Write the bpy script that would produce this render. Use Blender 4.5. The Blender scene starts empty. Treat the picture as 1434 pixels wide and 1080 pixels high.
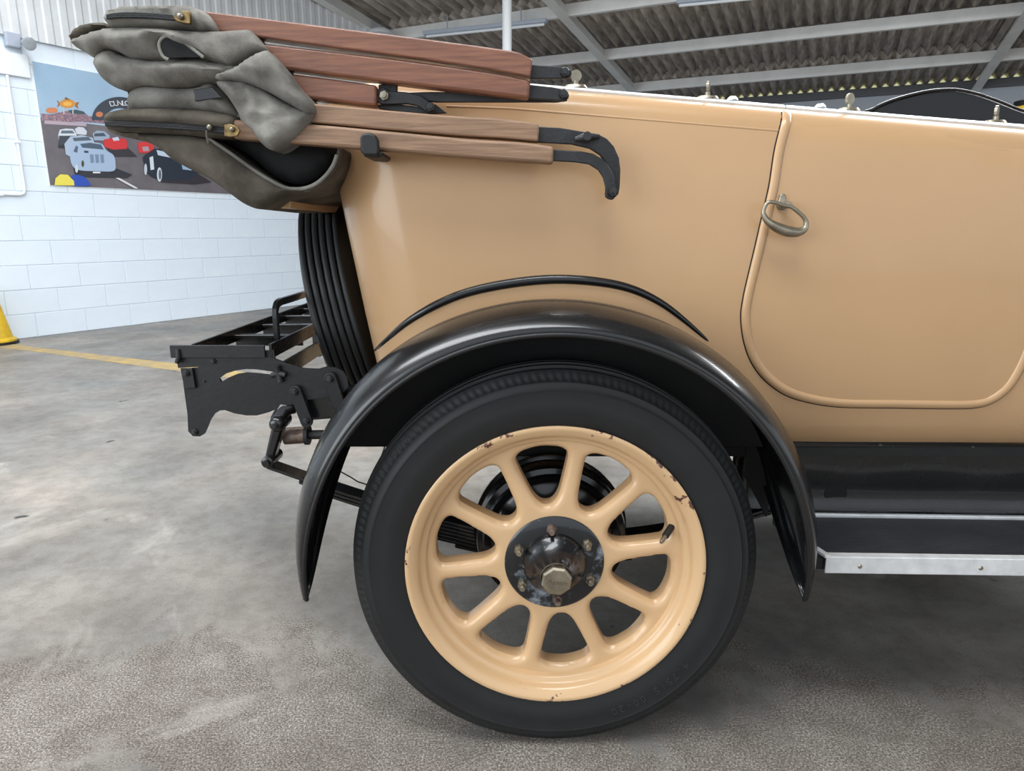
import bpy, bmesh, math, random
from mathutils import Vector, Matrix, noise
from mathutils.geometry import delaunay_2d_cdt

random.seed(7)
scene = bpy.context.scene
COL = scene.collection
R = math.radians

# ------------------------------------------------------------------ camera
FPX, PITCH = 950.0, R(13.0)
CAM = Vector((0.0, -1.153, 0.99))
cam_data = bpy.data.cameras.new('camera')
cam_data.sensor_width = 36.0
cam_data.lens = 36.0 * FPX / 1434.0
cam_data.clip_start = 0.05
cam_data.clip_end = 200
cam = bpy.data.objects.new('camera', cam_data)
cam.location = CAM
cam.rotation_euler = (R(90) - PITCH, 0, 0)
COL.objects.link(cam)
scene.camera = cam

# ------------------------------------------------------------------ light
world = bpy.data.worlds.new('world')
scene.world = world
world.use_nodes = True
bg = world.node_tree.nodes['Background']
bg.inputs['Color'].default_value = (0.86, 0.93, 1.0, 1)
bg.inputs['Strength'].default_value = 1.15


def area(name, loc, target, sx, sy, energy, col):
    d = bpy.data.lights.new(name, 'AREA')
    d.shape = 'RECTANGLE'
    d.size, d.size_y, d.energy, d.color = sx, sy, energy, col
    o = bpy.data.objects.new(name, d)
    o.location = loc
    o.rotation_euler = (Vector(target) - Vector(loc)).to_track_quat('-Z', 'Y').to_euler()
    COL.objects.link(o)
    return o


def roof_light(u, w, length, energy):
    """daylight falling through a run of translucent roof sheets (see the ceiling below)"""
    cu, su = math.cos(R(25)), math.sin(R(25))
    p = Vector((6.35 + cu * u - su * w, 11.23 - su * u - cu * w, 3.33 + 0.1008 * w - 0.3))
    o = area('roof_light_daylight', p, p + Vector((0, 0, -1)), length, 1.2, energy, (0.95, 0.98, 1.0))
    o.rotation_euler = (0, 0, R(-25))


area('doorway_daylight', (-6.5, -4.5, 2.2), (-0.5, 2.5, 0.9), 6.0, 4.0, 300, (0.88, 0.95, 1.0))
roof_light(-4.1, 10.8, 5.6, 145)
roof_light(1.7, 9.1, 5.6, 520)
roof_light(-2.4, 14.2, 5.6, 250)

scene.view_settings.view_transform = 'Standard'
scene.view_settings.look = 'None'
scene.view_settings.gamma = 1.0
scene.view_settings.use_curve_mapping = False
scene.view_settings.exposure = 0.08

# ------------------------------------------------------------------ geometry helpers
cP, sP = math.cos(PITCH), math.sin(PITCH)


def ray(x, y):
    dy = 540 - y
    return Vector((x - 717, FPX * cP + dy * sP, -FPX * sP + dy * cP))


def P(x, y, Y):
    d = ray(x, y)
    return CAM + d * ((Y - CAM.y) / d.y)


def Pz(x, y, z):
    d = ray(x, y)
    return CAM + d * ((z - CAM.z) / d.z)


def lin(c):
    out = []
    for v in c[:3]:
        v /= 255.0
        out.append(v / 12.92 if v <= 0.04045 else ((v + 0.055) / 1.055) ** 2.4)
    return (*out, 1.0)


def pm(name, rgb, rough=0.5, metal=0.0, coat=0.0, var=0.0, vscale=8.0, rgb2=None, bump=0.0, bscale=60.0,
       stretch=None, spec=0.5, transl=0.0, detail=6.0, roughvar=0.0, coatrough=0.05):
    m = bpy.data.materials.new(name)
    m.use_nodes = True
    nt = m.node_tree
    b = nt.nodes['Principled BSDF']
    b.inputs['Base Color'].default_value = lin(rgb)
    b.inputs['Roughness'].default_value = rough
    b.inputs['Metallic'].default_value = metal
    b.inputs['Coat Weight'].default_value = coat
    b.inputs['Coat Roughness'].default_value = coatrough
    b.inputs['Specular IOR Level'].default_value = spec
    tc = nt.nodes.new('ShaderNodeTexCoord')
    mp = nt.nodes.new('ShaderNodeMapping')
    if stretch:
        mp.inputs['Scale'].default_value = stretch
    nt.links.new(tc.outputs['Object'], mp.inputs['Vector'])
    if var > 0:
        n = nt.nodes.new('ShaderNodeTexNoise')
        n.inputs['Scale'].default_value = vscale
        n.inputs['Detail'].default_value = detail
        n.inputs['Roughness'].default_value = 0.6
        nt.links.new(mp.outputs['Vector'], n.inputs['Vector'])
        r = nt.nodes.new('ShaderNodeValToRGB')
        r.color_ramp.elements[0].position = 0.5 - 0.5 * min(1, 0.6)
        r.color_ramp.elements[1].position = 0.5 + 0.5 * min(1, 0.6)
        c2 = rgb2 or tuple(v * (1 - var) for v in rgb)
        r.color_ramp.elements[0].color = lin(c2)
        r.color_ramp.elements[1].color = lin(rgb)
        r.color_ramp.elements[0].position, r.color_ramp.elements[1].position = 0.33, 0.67
        nt.links.new(n.outputs['Fac'], r.inputs['Fac'])
        nt.links.new(r.outputs['Color'], b.inputs['Base Color'])
        if roughvar:
            mr = nt.nodes.new('ShaderNodeMapRange')
            mr.inputs['To Min'].default_value = max(0.02, rough - roughvar)
            mr.inputs['To Max'].default_value = rough + roughvar
            nt.links.new(n.outputs['Fac'], mr.inputs['Value'])
            nt.links.new(mr.outputs['Result'], b.inputs['Roughness'])
    if bump > 0:
        n2 = nt.nodes.new('ShaderNodeTexNoise')
        n2.inputs['Scale'].default_value = bscale
        n2.inputs['Detail'].default_value = 4
        nt.links.new(mp.outputs['Vector'], n2.inputs['Vector'])
        bp = nt.nodes.new('ShaderNodeBump')
        bp.inputs['Strength'].default_value = bump
        bp.inputs['Distance'].default_value = 0.004
        nt.links.new(n2.outputs['Fac'], bp.inputs['Height'])
        nt.links.new(bp.outputs['Normal'], b.inputs['Normal'])
    if transl:
        b.inputs['Transmission Weight'].default_value = transl
    return m


M = {}
M['cream'] = pm('cream_paint', (193, 156, 116), 0.32, coat=0.25, var=0.05, vscale=3.0, rgb2=(188, 151, 112), spec=0.4, coatrough=0.08)
M['black'] = pm('black_gloss_paint', (12, 13, 15), 0.28, coat=0.35, var=0.3, vscale=14, rgb2=(20, 21, 23), roughvar=0.08, bump=0.05, bscale=18, coatrough=0.06)
M['black_satin'] = pm('black_satin_paint', (21, 22, 24), 0.45, var=0.3, vscale=20, rgb2=(16, 16, 18), bump=0.12, bscale=90)
M['under'] = pm('underseal_black', (12, 12, 13), 0.7, var=0.4, vscale=15, rgb2=(20, 19, 18), bump=0.3, bscale=60)
M['iron'] = pm('painted_iron', (40, 41, 44), 0.5, var=0.5, vscale=40, rgb2=(24, 24, 26), bump=0.2, bscale=320)
M['rubber'] = pm('tyre_rubber', (25, 27, 29), 0.55, var=0.25, vscale=12, rgb2=(20, 21, 22), bump=0.06, bscale=120)
M['lettering'] = pm('raised_rubber', (44, 46, 49), 0.6)
M['nickel'] = pm('dull_nickel', (176, 168, 150), 0.38, metal=0.9, var=0.3, vscale=40, rgb2=(140, 132, 116))
M['engrave'] = pm('engraved_line', (120, 110, 92), 0.5, metal=0.7)
M['alu'] = pm('aluminium', (232, 234, 236), 0.35, metal=0.25, var=0.1, vscale=30, bump=0.05, bscale=120)
M['brass'] = pm('old_brass', (150, 126, 84), 0.4, metal=0.85, var=0.4, vscale=90)
M['wood_red'] = pm('mahogany', (142, 94, 70), 0.36, coat=0.25, var=0.4, vscale=10, rgb2=(108, 66, 50), stretch=(1.0, 16, 16), bump=0.12, bscale=40, detail=9)
M['wood_pale'] = pm('bleached_ash', (158, 126, 100), 0.55, var=0.4, vscale=10, rgb2=(122, 94, 73), stretch=(1.0, 16, 16), bump=0.15, bscale=40, detail=9)
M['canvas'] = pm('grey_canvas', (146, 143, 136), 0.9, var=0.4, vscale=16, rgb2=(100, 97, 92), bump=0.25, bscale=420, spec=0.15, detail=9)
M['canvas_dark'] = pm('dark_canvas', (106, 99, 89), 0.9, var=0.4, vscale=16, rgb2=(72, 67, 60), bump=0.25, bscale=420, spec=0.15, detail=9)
M['joint_shade'] = pm('joint_shade_black', (9, 9, 10), 0.85)  # near-black: door joint colour, and painted shade inside the folds and hole
M['zip'] = pm('black_tape', (24, 25, 28), 0.6, bump=0.4, bscale=300)
M['celluloid'] = pm('celluloid', (20, 22, 26), 0.08, spec=0.8)
M['leather'] = pm('black_leather', (17, 19, 23), 0.4, bump=0.1, bscale=160)
M['mat'] = pm('rubber_mat', (54, 55, 60), 0.55, var=0.3, vscale=9, rgb2=(42, 43, 47))
M['silver'] = pm('grubby_steel', (150, 140, 130), 0.4, metal=0.6, var=0.4, vscale=60, rgb2=(110, 80, 66))
M['white_wall'] = pm('white_masonry_paint', (226, 236, 245), 0.6, var=0.06, vscale=2.5, rgb2=(218, 229, 240), bump=0.12, bscale=35)  # white paint with the daylight's cool tint put into its colour
M['mortar'] = pm('painted_joint', (214, 225, 236), 0.75)
M['cladding'] = pm('white_cladding', (216, 219, 222), 0.5, var=0.08, vscale=3, rgb2=(200, 203, 205))
M['asbestos'] = pm('fibre_cement', (206, 198, 190), 0.9, var=0.5, vscale=5, rgb2=(140, 130, 121), stretch=(1, 1, 1))
mp_ = [n for n in M['asbestos'].node_tree.nodes if n.type == 'MAPPING'][0]
mp_.vector_type = 'TEXTURE'
mp_.inputs['Rotation'].default_value = (0, 0, R(-25))
mp_.inputs['Scale'].default_value = (0.18, 1.6, 1.0)
M['skylight'] = pm('translucent_sheet', (225, 232, 236), 0.5, transl=0.8)
M['steel_white'] = pm('white_steelwork', (236, 236, 234), 0.55, var=0.12, vscale=3, rgb2=(218, 218, 216))
M['post'] = pm('white_post', (225, 228, 230), 0.45)
M['lamp_grey'] = pm('lamp_batten', (168, 176, 190), 0.5)
M['yellow'] = pm('yellow_paint', (226, 186, 40), 0.5, var=0.15, vscale=12)
M['line'] = pm('worn_yellow_line', (186, 156, 92), 0.75, var=0.3, vscale=9, rgb2=(148, 136, 112))
M['plastic_white'] = pm('white_plastic', (226, 230, 234), 0.4)
M['glass_grey'] = pm('lamp_glass', (150, 156, 162), 0.15)
M['eave_wall'] = pm('blue_grey_wall', (176, 182, 190), 0.7)
M['dark_beam'] = pm('grey_eaves_beam', (98, 100, 104), 0.6)


def yellow_filler():
    m = bpy.data.materials.new('translucent_filler')
    m.use_nodes = True
    nt = m.node_tree
    nt.nodes.remove(nt.nodes['Principled BSDF'])
    t = nt.nodes.new('ShaderNodeBsdfTranslucent')
    t.inputs['Color'].default_value = lin((255, 252, 222))
    nt.links.new(t.outputs[0], nt.nodes['Material Output'].inputs[0])
    return m


M['filler'] = yellow_filler()


def rim_paint():
    """cream enamel with brown chips that gather on the rim edge"""
    m = pm('wheel_enamel', (212, 175, 132), 0.32, coat=0.35)
    nt = m.node_tree
    b = nt.nodes['Principled BSDF']
    g = nt.nodes.new('ShaderNodeNewGeometry')
    tc = nt.nodes.new('ShaderNodeTexCoord')
    n = nt.nodes.new('ShaderNodeTexNoise')
    n.inputs['Scale'].default_value = 26
    n.inputs['Detail'].default_value = 8
    n.inputs['Roughness'].default_value = 0.72
    nt.links.new(tc.outputs['Object'], n.inputs['Vector'])
    sep = nt.nodes.new('ShaderNodeSeparateXYZ')
    nt.links.new(tc.outputs['Object'], sep.inputs[0])
    com = nt.nodes.new('ShaderNodeCombineXYZ')
    nt.links.new(sep.outputs['X'], com.inputs['X'])
    nt.links.new(sep.outputs['Z'], com.inputs['Y'])
    ln = nt.nodes.new('ShaderNodeVectorMath')
    ln.operation = 'LENGTH'
    nt.links.new(com.outputs[0], ln.inputs[0])
    mr = nt.nodes.new('ShaderNodeMapRange')
    mr.inputs['From Min'].default_value = 0.235
    mr.inputs['From Max'].default_value = 0.280
    mr.inputs['To Min'].default_value = -0.10
    mr.inputs['To Max'].default_value = 0.11
    nt.links.new(ln.outputs['Value'], mr.inputs['Value'])
    ad = nt.nodes.new('ShaderNodeMath')
    nt.links.new(n.outputs['Fac'], ad.inputs[0])
    nt.links.new(mr.outputs['Result'], ad.inputs[1])
    cr = nt.nodes.new('ShaderNodeValToRGB')
    cr.color_ramp.elements[0].position = 0.65
    cr.color_ramp.elements[0].color = lin((212, 175, 132))
    cr.color_ramp.elements[1].position = 0.67
    cr.color_ramp.elements[1].color = lin((84, 46, 40))
    nt.links.new(ad.outputs[0], cr.inputs['Fac'])
    nt.links.new(cr.outputs['Color'], b.inputs['Base Color'])
    return m


M['rim'] = rim_paint()


def hub_paint():
    m = pm('scuffed_black', (16, 19, 24), 0.3, coat=0.5)
    nt = m.node_tree
    b = nt.nodes['Principled BSDF']
    tc = nt.nodes.new('ShaderNodeTexCoord')
    n = nt.nodes.new('ShaderNodeTexNoise')
    n.inputs['Scale'].default_value = 19
    n.inputs['Detail'].default_value = 7
    n.inputs['Roughness'].default_value = 0.7
    nt.links.new(tc.outputs['Object'], n.inputs['Vector'])
    cr = nt.nodes.new('ShaderNodeValToRGB')
    cr.color_ramp.elements[0].position = 0.56
    cr.color_ramp.elements[0].color = lin((16, 19, 24))
    cr.color_ramp.elements[1].position = 0.70
    cr.color_ramp.elements[1].color = lin((140, 148, 158))
    nt.links.new(n.outputs['Fac'], cr.inputs['Fac'])
    nt.links.new(cr.outputs['Color'], b.inputs['Base Color'])
    return m


M['hub'] = hub_paint()


def concrete():
    m = bpy.data.materials.new('worn_concrete')
    m.use_nodes = True
    nt = m.node_tree
    L = nt.links.new
    b = nt.nodes['Principled BSDF']
    tc = nt.nodes.new('ShaderNodeTexCoord')

    def nz(scale, detail, rough=0.6, dist=0.0):
        n = nt.nodes.new('ShaderNodeTexNoise')
        n.inputs['Scale'].default_value = scale
        n.inputs['Detail'].default_value = detail
        n.inputs['Roughness'].default_value = rough
        n.inputs['Distortion'].default_value = dist
        L(tc.outputs['Object'], n.inputs['Vector'])
        return n

    def ramp(src, stops):
        r = nt.nodes.new('ShaderNodeValToRGB')
        while len(r.color_ramp.elements) < len(stops):
            r.color_ramp.elements.new(0.5)
        for e, (p, c) in zip(r.color_ramp.elements, stops):
            e.position = p
            e.color = c
        L(src, r.inputs['Fac'])
        return r

    def mix(fac, a, c, mode='MIX'):
        x = nt.nodes.new('ShaderNodeMix')
        x.data_type = 'RGBA'
        x.blend_type = mode
        if isinstance(fac, float):
            x.inputs[0].default_value = fac
        else:
            L(fac, x.inputs[0])
        L(a, x.inputs[6])
        L(c, x.inputs[7])
        return x.outputs[2]

    smooth = ramp(nz(1.3, 6, 0.55, 0.3).outputs['Fac'], [(0.3, lin((126, 126, 124))), (0.52, lin((148, 144, 138))), (0.7, lin((170, 160, 150)))])
    grit = ramp(nz(220, 6, 0.85).outputs['Fac'], [(0.36, lin((196, 194, 192))), (0.5, lin((246, 246, 246))), (0.64, lin((255, 255, 255)))])
    pits = ramp(nz(14, 8, 0.75).outputs['Fac'], [(0.40, lin((186, 180, 174))), (0.56, lin((255, 255, 255)))])
    speck = ramp(nz(230, 6, 0.9).outputs['Fac'], [(0.40, lin((78, 72, 66))), (0.5, lin((132, 123, 114))), (0.60, lin((214, 207, 198)))])
    stain = ramp(nz(2.4, 5, 0.6).outputs['Fac'], [(0.35, lin((205, 200, 196))), (0.6, lin((255, 255, 255)))])
    # the painted film has gone in front of the car: rough aggregate shows
    sep = nt.nodes.new('ShaderNodeSeparateXYZ')
    L(tc.outputs['Object'], sep.inputs[0])
    edge = nt.nodes.new('ShaderNodeMapRange')
    edge.inputs['From Min'].default_value = -0.15
    edge.inputs['From Max'].default_value = 1.0
    edge.inputs['To Min'].default_value = 0.20
    edge.inputs['To Max'].default_value = -0.26
    L(sep.outputs['Y'], edge.inputs['Value'])
    big = nz(2.2, 9, 0.68, 0.4)
    ad = nt.nodes.new('ShaderNodeMath')
    L(big.outputs['Fac'], ad.inputs[0])
    L(edge.outputs['Result'], ad.inputs[1])
    mask = ramp(ad.outputs[0], [(0.53, (0, 0, 0, 1)), (0.60, (1, 1, 1, 1))])
    col = mix(mask.outputs['Color'], smooth.outputs['Color'], speck.outputs['Color'])
    col = mix(0.8, col, stain.outputs['Color'], 'MULTIPLY')
    col = mix(0.9, col, grit.outputs['Color'], 'MULTIPLY')
    col = mix(0.42, col, pits.outputs['Color'], 'MULTIPLY')
    # pale scuffs
    sc = ramp(nz(1.1, 7, 0.65, 0.8).outputs['Fac'], [(0.60, (0, 0, 0, 1)), (0.72, (0.8, 0.8, 0.8, 1))])
    pale = nt.nodes.new('ShaderNodeRGB')
    pale.outputs[0].default_value = lin((196, 190, 180))
    col = mix(sc.outputs['Color'], col, pale.outputs[0])
    # oil spots
    oil = ramp(nz(9, 2, 0.5).outputs['Fac'], [(0.23, (1, 1, 1, 1)), (0.27, (0, 0, 0, 1))])
    dark = nt.nodes.new('ShaderNodeRGB')
    dark.outputs[0].default_value = lin((44, 42, 40))
    col = mix(oil.outputs['Color'], col, dark.outputs[0])
    L(col, b.inputs['Base Color'])
    b.inputs['Roughness'].default_value = 0.7
    rr = nt.nodes.new('ShaderNodeMapRange')
    rr.inputs['To Min'].default_value = 0.5
    rr.inputs['To Max'].default_value = 0.85
    L(mask.outputs['Color'], rr.inputs['Value'])
    L(rr.outputs['Result'], b.inputs['Roughness'])
    bp = nt.nodes.new('ShaderNodeBump')
    bp.inputs['Strength'].default_value = 0.18
    bp.inputs['Distance'].default_value = 0.004
    L(nz(320, 4, 0.7).outputs['Fac'], bp.inputs['Height'])
    L(bp.outputs['Normal'], b.inputs['Normal'])
    return m


M['concrete'] = concrete()


def link(name, me, mat, parent=None, smooth=None, bevel=0.0, seg=2, solid=0.0):
    o = bpy.data.objects.new(name, me)
    COL.objects.link(o)
    if mat is not None and not me.materials:
        me.materials.append(M[mat] if isinstance(mat, str) else mat)
    if parent:
        o.parent = parent
    if smooth is not None:
        for p in me.polygons:
            p.use_smooth = True
        if smooth < 179:
            me.set_sharp_from_angle(angle=R(smooth))
    if solid:
        md = o.modifiers.new('thickness', 'SOLIDIFY')
        md.thickness = solid
        md.offset = 0
    if bevel:
        md = o.modifiers.new('bevel', 'BEVEL')
        md.width = bevel
        md.segments = seg
        md.limit_method = 'ANGLE'
        md.angle_limit = R(40)
    return o


class B:
    """collects shapes into one mesh"""

    def __init__(s):
        s.v, s.f = [], []

    def add(s, vs, fs):
        o = len(s.v)
        s.v += [tuple(v) for v in vs]
        s.f += [tuple(i + o for i in f) for f in fs]
        return s

    def box(s, c, size, rot=None):
        hx, hy, hz = (k / 2 for k in size)
        vs = [Vector((x, y, z)) for x in (-hx, hx) for y in (-hy, hy) for z in (-hz, hz)]
        if rot:
            vs = [rot @ v for v in vs]
        c = Vector(c)
        return s.add([v + c for v in vs], [(0, 1, 3, 2), (4, 6, 7, 5), (0, 4, 5, 1), (2, 3, 7, 6), (0, 2, 6, 4), (1, 5, 7, 3)])

    def bar(s, a, b, w, h, up=(0, 0, 1)):
        """rectangular bar from a to b; h along up, w across"""
        a, b = Vector(a), Vector(b)
        d = (b - a).normalized()
        side = d.cross(Vector(up)).normalized()
        u = side.cross(d)
        vs = [p + side * (i * w / 2) + u * (j * h / 2) for p in (a, b) for i, j in ((-1, -1), (1, -1), (1, 1), (-1, 1))]
        return s.add(vs, [(3, 2, 1, 0), (4, 5, 6, 7), (0, 1, 5, 4), (1, 2, 6, 5), (2, 3, 7, 6), (3, 0, 4, 7)])

    def tube(s, path, r, n=10, caps=True):
        path = [Vector(p) for p in path]
        rs = r if isinstance(r, (list, tuple)) else [r] * len(path)
        rings = []
        prev = None
        for i, p in enumerate(path):
            d = (path[min(i + 1, len(path) - 1)] - path[max(i - 1, 0)]).normalized()
            if prev is None:
                a = d.orthogonal().normalized()
            else:
                a = (prev - d * prev.dot(d)).normalized()
            prev = a
            b = d.cross(a)
            rings.append([p + (a * math.cos(2 * math.pi * k / n) + b * math.sin(2 * math.pi * k / n)) * rs[i] for k in range(n)])
        vs = [v for rg in rings for v in rg]
        fs = [(i * n + k, i * n + (k + 1) % n, (i + 1) * n + (k + 1) % n, (i + 1) * n + k) for i in range(len(path) - 1) for k in range(n)]
        if caps:
            fs.append(tuple(reversed(range(n))))
            fs.append(tuple((len(path) - 1) * n + k for k in range(n)))
        return s.add(vs, fs)

    def lathe(s, prof, n, c, phase=0.0, mod=None, close=False):
        """prof = [(r, y)], turned about the y axis through c"""
        c = Vector(c)
        m = len(prof)
        vs = []
        for k in range(n):
            a = phase + 2 * math.pi * k / n
            for j, (r, y) in enumerate(prof):
                rr = r + (mod(j, k) if mod else 0)
                vs.append(c + Vector((rr * math.cos(a), y, rr * math.sin(a))))
        fs = []
        for k in range(n):
            for j in range(m - (0 if close else 1)):
                j2 = (j + 1) % m
                k2 = (k + 1) % n
                fs.append((k * m + j, k2 * m + j, k2 * m + j2, k * m + j2))
        return s.add(vs, fs)

    def prism(s, pts, y0, y1):
        """outline [(x, z)] pushed from y0 to y1"""
        n = len(pts)
        area2 = sum(pts[i][0] * pts[(i + 1) % n][1] - pts[(i + 1) % n][0] * pts[i][1] for i in range(n))
        if area2 < 0:
            pts = pts[::-1]
        vs = [(x, y0, z) for x, z in pts] + [(x, y1, z) for x, z in pts]
        fs = [tuple(range(n)), tuple(reversed(range(n, 2 * n)))]
        fs += [(i, i + n, (i + 1) % n + n, (i + 1) % n) for i in range(n)]
        return s.add(vs, fs)

    def build(s, name, mat, parent=None, smooth=None, bevel=0.0, seg=2, solid=0.0):
        me = bpy.data.meshes.new(name)
        me.from_pydata(s.v, [], s.f)
        bm = bmesh.new()
        bm.from_mesh(me)
        bmesh.ops.recalc_face_normals(bm, faces=bm.faces)
        bm.to_mesh(me)
        bm.free()
        return link(name, me, mat, parent, smooth, bevel, seg, solid)


def spline(pts, n=8, closed=False):
    pts = [Vector(p) for p in pts]
    out = []
    m = len(pts)
    for i in range(m if closed else m - 1):
        if closed:
            a, b, c, d = (pts[(i + k) % m] for k in (-1, 0, 1, 2))
        else:
            a, b, c, d = pts[max(i - 1, 0)], pts[i], pts[i + 1], pts[min(i + 2, m - 1)]
        for k in range(n):
            t = k / n
            out.append(0.5 * ((2 * b) + (c - a) * t + (2 * a - 5 * b + 4 * c - d) * t * t + (3 * b - a - 3 * c + d) * t ** 3))
    if not closed:
        out.append(pts[-1])
    return out


def px(pts, Y):
    """photo outline -> (x, z) on the upright plane at depth Y"""
    return [(q.x, q.z) for q in (P(x, y, Y) for x, y in pts)]


def empty(name, loc=(0, 0, 0)):
    o = bpy.data.objects.new(name, None)
    o.location = loc
    o.empty_display_size = 0.1
    COL.objects.link(o)
    return o


def tag(o, label, cat, group=None):
    o['label'] = label
    o['category'] = cat
    if group:
        o['group'] = group
    return o


def struct(o):
    o['kind'] = 'structure'
    return o


def segdist(p, a, b):
    ab = b - a
    t = max(0.0, min(1.0, (p - a).dot(ab) / max(ab.length_squared, 1e-12)))
    return (p - a - ab * t).length


def inside(p, poly):
    r = False
    n = len(poly)
    for i in range(n):
        a, b = poly[i], poly[(i + 1) % n]
        if (a.y > p.y) != (b.y > p.y) and p.x < (b.x - a.x) * (p.y - a.y) / (b.y - a.y) + a.x:
            r = not r
    return r


def cdt(loops, step):
    """triangulate region bounded by loops (first outer, rest holes) with inner points"""
    outer, holes = loops[0], loops[1:]
    verts, edges = [], []
    for lp in loops:
        o = len(verts)
        verts += lp
        edges += [(o + i, o + (i + 1) % len(lp)) for i in range(len(lp))]
    nb = len(verts)
    x0, x1 = min(v.x for v in outer), max(v.x for v in outer)
    y0, y1 = min(v.y for v in outer), max(v.y for v in outer)
    segs = [(lp[i], lp[(i + 1) % len(lp)]) for lp in loops for i in range(len(lp))]
    dist = [0.0] * nb
    j = 0
    y = y0 + step * 0.5
    while y < y1:
        x = x0 + step * (0.5 if j % 2 else 0.0)
        while x < x1:
            p = Vector((x, y))
            if inside(p, outer) and not any(inside(p, h) for h in holes):
                d = min(segdist(p, a, b) for a, b in segs)
                if d > step * 0.4:
                    verts.append(p)
                    dist.append(d)
            x += step
        y += step * 0.87
        j += 1
    v, e, f, ov, oe, of = delaunay_2d_cdt(verts, edges, [], 0, 1e-7)
    src = [(o[0] if o else 0) for o in ov]
    keep = []
    for t in f:
        c = sum((v[i] for i in t), Vector((0, 0))) / len(t)
        if inside(c, outer) and not any(inside(c, h) for h in holes):
            keep.append(tuple(t))
    return v, [dist[i] for i in src], keep, nb


def inflate(name, outline, Y, bulge, width, yback, mat, parent, step=0.009, creases=(), wr=0.003, sm=6, wscale=18, tilt=0.0):
    """soft cloth body: outline traced at depth Y, rounded near end, carried back to yback across the car"""
    lp = [Vector((q.x, q.z)) for q in (P(x, y, Y) for x, y in outline)]
    lp = [Vector((q.x, q.y)) for q in spline([(a.x, a.y, 0) for a in lp], sm, True)]
    v, d, f, nb = cdt([lp], step)
    cr = [([Vector((q.x, q.z)) for q in (P(x, y, Y) for x, y in pl)], a, w) for pl, a, w in creases]
    vs = []
    for p, dd in zip(v, d):
        t = min(dd / width, 1.0)
        h = bulge * math.sqrt(max(0.0, 1 - (1 - t) ** 2))
        for pl, a, w in cr:
            q = min(segdist(p, pl[i], pl[i + 1]) for i in range(len(pl) - 1))
            h += a * math.exp(-(q / w) ** 2) * min(1.0, t * 2)
        h += wr * t * noise.noise(Vector((p.x * wscale, p.y * wscale * 1.6, Y * 31 + len(outline))))
        q1 = noise.noise(Vector((p.x * wscale * 0.45 + p.y * 14, p.y * wscale * 0.9 - p.x * 5, 7.7 * len(outline))))
        h += wr * 1.6 * t * (0.35 - abs(q1) * 1.6)
        vs.append((p.x, Y - h, p.y))
    fs = [tuple(t) for t in f]
    # carry the outline back across the car
    from collections import defaultdict
    cnt = defaultdict(int)
    for t in fs:
        for i in range(len(t)):
            cnt[tuple(sorted((t[i], t[(i + 1) % len(t)])))] += 1
    be = [e for e, c in cnt.items() if c == 1]
    bv = sorted({i for e in be for i in e})
    prev = {i: i for i in bv}
    cx = sum(vs[i][0] for i in bv) / len(bv)
    cz = sum(vs[i][2] for i in bv) / len(bv)
    for k in range(1, 7):
        yy = Y + (yback - Y) * k / 6
        new = {}
        for i in bv:
            new[i] = len(vs)
            x, _, z = vs[i]
            sgn = 0.006 * noise.noise(Vector((x * 9, yy * 6, z * 9)))
            vs.append((x + sgn + tilt * (yy - Y), yy, z + sgn))
        for a, b in be:
            fs.append((prev[a], prev[b], new[b], new[a]))
        prev = new
    ci = len(vs)
    vs.append((cx, yback, cz))
    for a, b in be:
        fs.append((prev[a], prev[b], ci))
    bb = B()
    bb.add(vs, fs)
    return bb.build(name, mat, parent, smooth=70)


def hexnut(c, r, h, n=6, axis=-1):
    b = B()
    c = Vector(c)
    b.lathe([(0.0001, 0), (r, 0), (r, axis * h * 0.8), (r * 0.86, axis * h), (0.0001, axis * h)], n, c, phase=0.3)
    return b


def bolt(parent, c, r=0.008, h=0.006, mat='iron', name='bolt'):
    b = hexnut(c, r, h)
    b.lathe([(0.0001, -h - r * 0.5), (r * 0.55, -h - r * 0.45), (r * 0.6, -h)], 10, c)
    return b.build(name, mat, parent, smooth=35)


def text_mesh(s, size, depth=0.0008, shear=0.0, bold=0.0):
    cu = bpy.data.curves.new('lettering', 'FONT')
    cu.body = s
    cu.size = size
    cu.extrude = depth
    cu.shear = shear
    cu.offset = bold
    cu.align_x = 'CENTER'
    cu.align_y = 'CENTER'
    cu.resolution_u = 3
    o = bpy.data.objects.new('lettering_tmp', cu)
    COL.objects.link(o)
    bpy.context.view_layer.update()
    me = bpy.data.meshes.new_from_object(o.evaluated_get(bpy.context.evaluated_depsgraph_get()))
    bpy.data.objects.remove(o)
    bpy.data.curves.remove(cu)
    vs = [v.co.copy() for v in me.vertices]
    fs = [tuple(p.vertices) for p in me.polygons]
    bpy.data.meshes.remove(me)
    return vs, fs


# ================================================================== SETTING
# floor
b = B()
b.box((0, 6, -0.1), (44, 36, 0.2))
floor = struct(b.build('floor', 'concrete'))
floor.location = (0, 0, 0)

# yellow line painted on the floor
b = B()
la = [Pz(-260, 452, 0), Pz(0, 487, 0), Pz(60, 494, 0), Pz(250, 520, 0), Pz(330, 531, 0)]
lb = [Pz(-260, 443, 0), Pz(0, 480, 0), Pz(60, 488, 0), Pz(250, 510, 0), Pz(345, 520, 0)]
d_ = (la[3] - la[1]).normalized()
la.append(la[3] + d_ * 6)
lb.append(lb[3] + d_ * 6)
la.pop(4)
lb.pop(4)
vs = [(p.x, p.y, 0.0025) for p in la] + [(p.x, p.y, 0.0025) for p in lb] + [(p.x, p.y, 0.0) for p in la] + [(p.x, p.y, 0.0) for p in lb]
n = len(la)
fs = [(i, i + 1, n + i + 1, n + i) for i in range(n - 1)] + [(i, 2 * n + i, 2 * n + i + 1, i + 1) for i in range(n - 1)] + [(n + i, n + i + 1, 3 * n + i + 1, 3 * n + i) for i in range(n - 1)]
b.add(vs, fs)
b.build('floor_line', 'line', floor)

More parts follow.
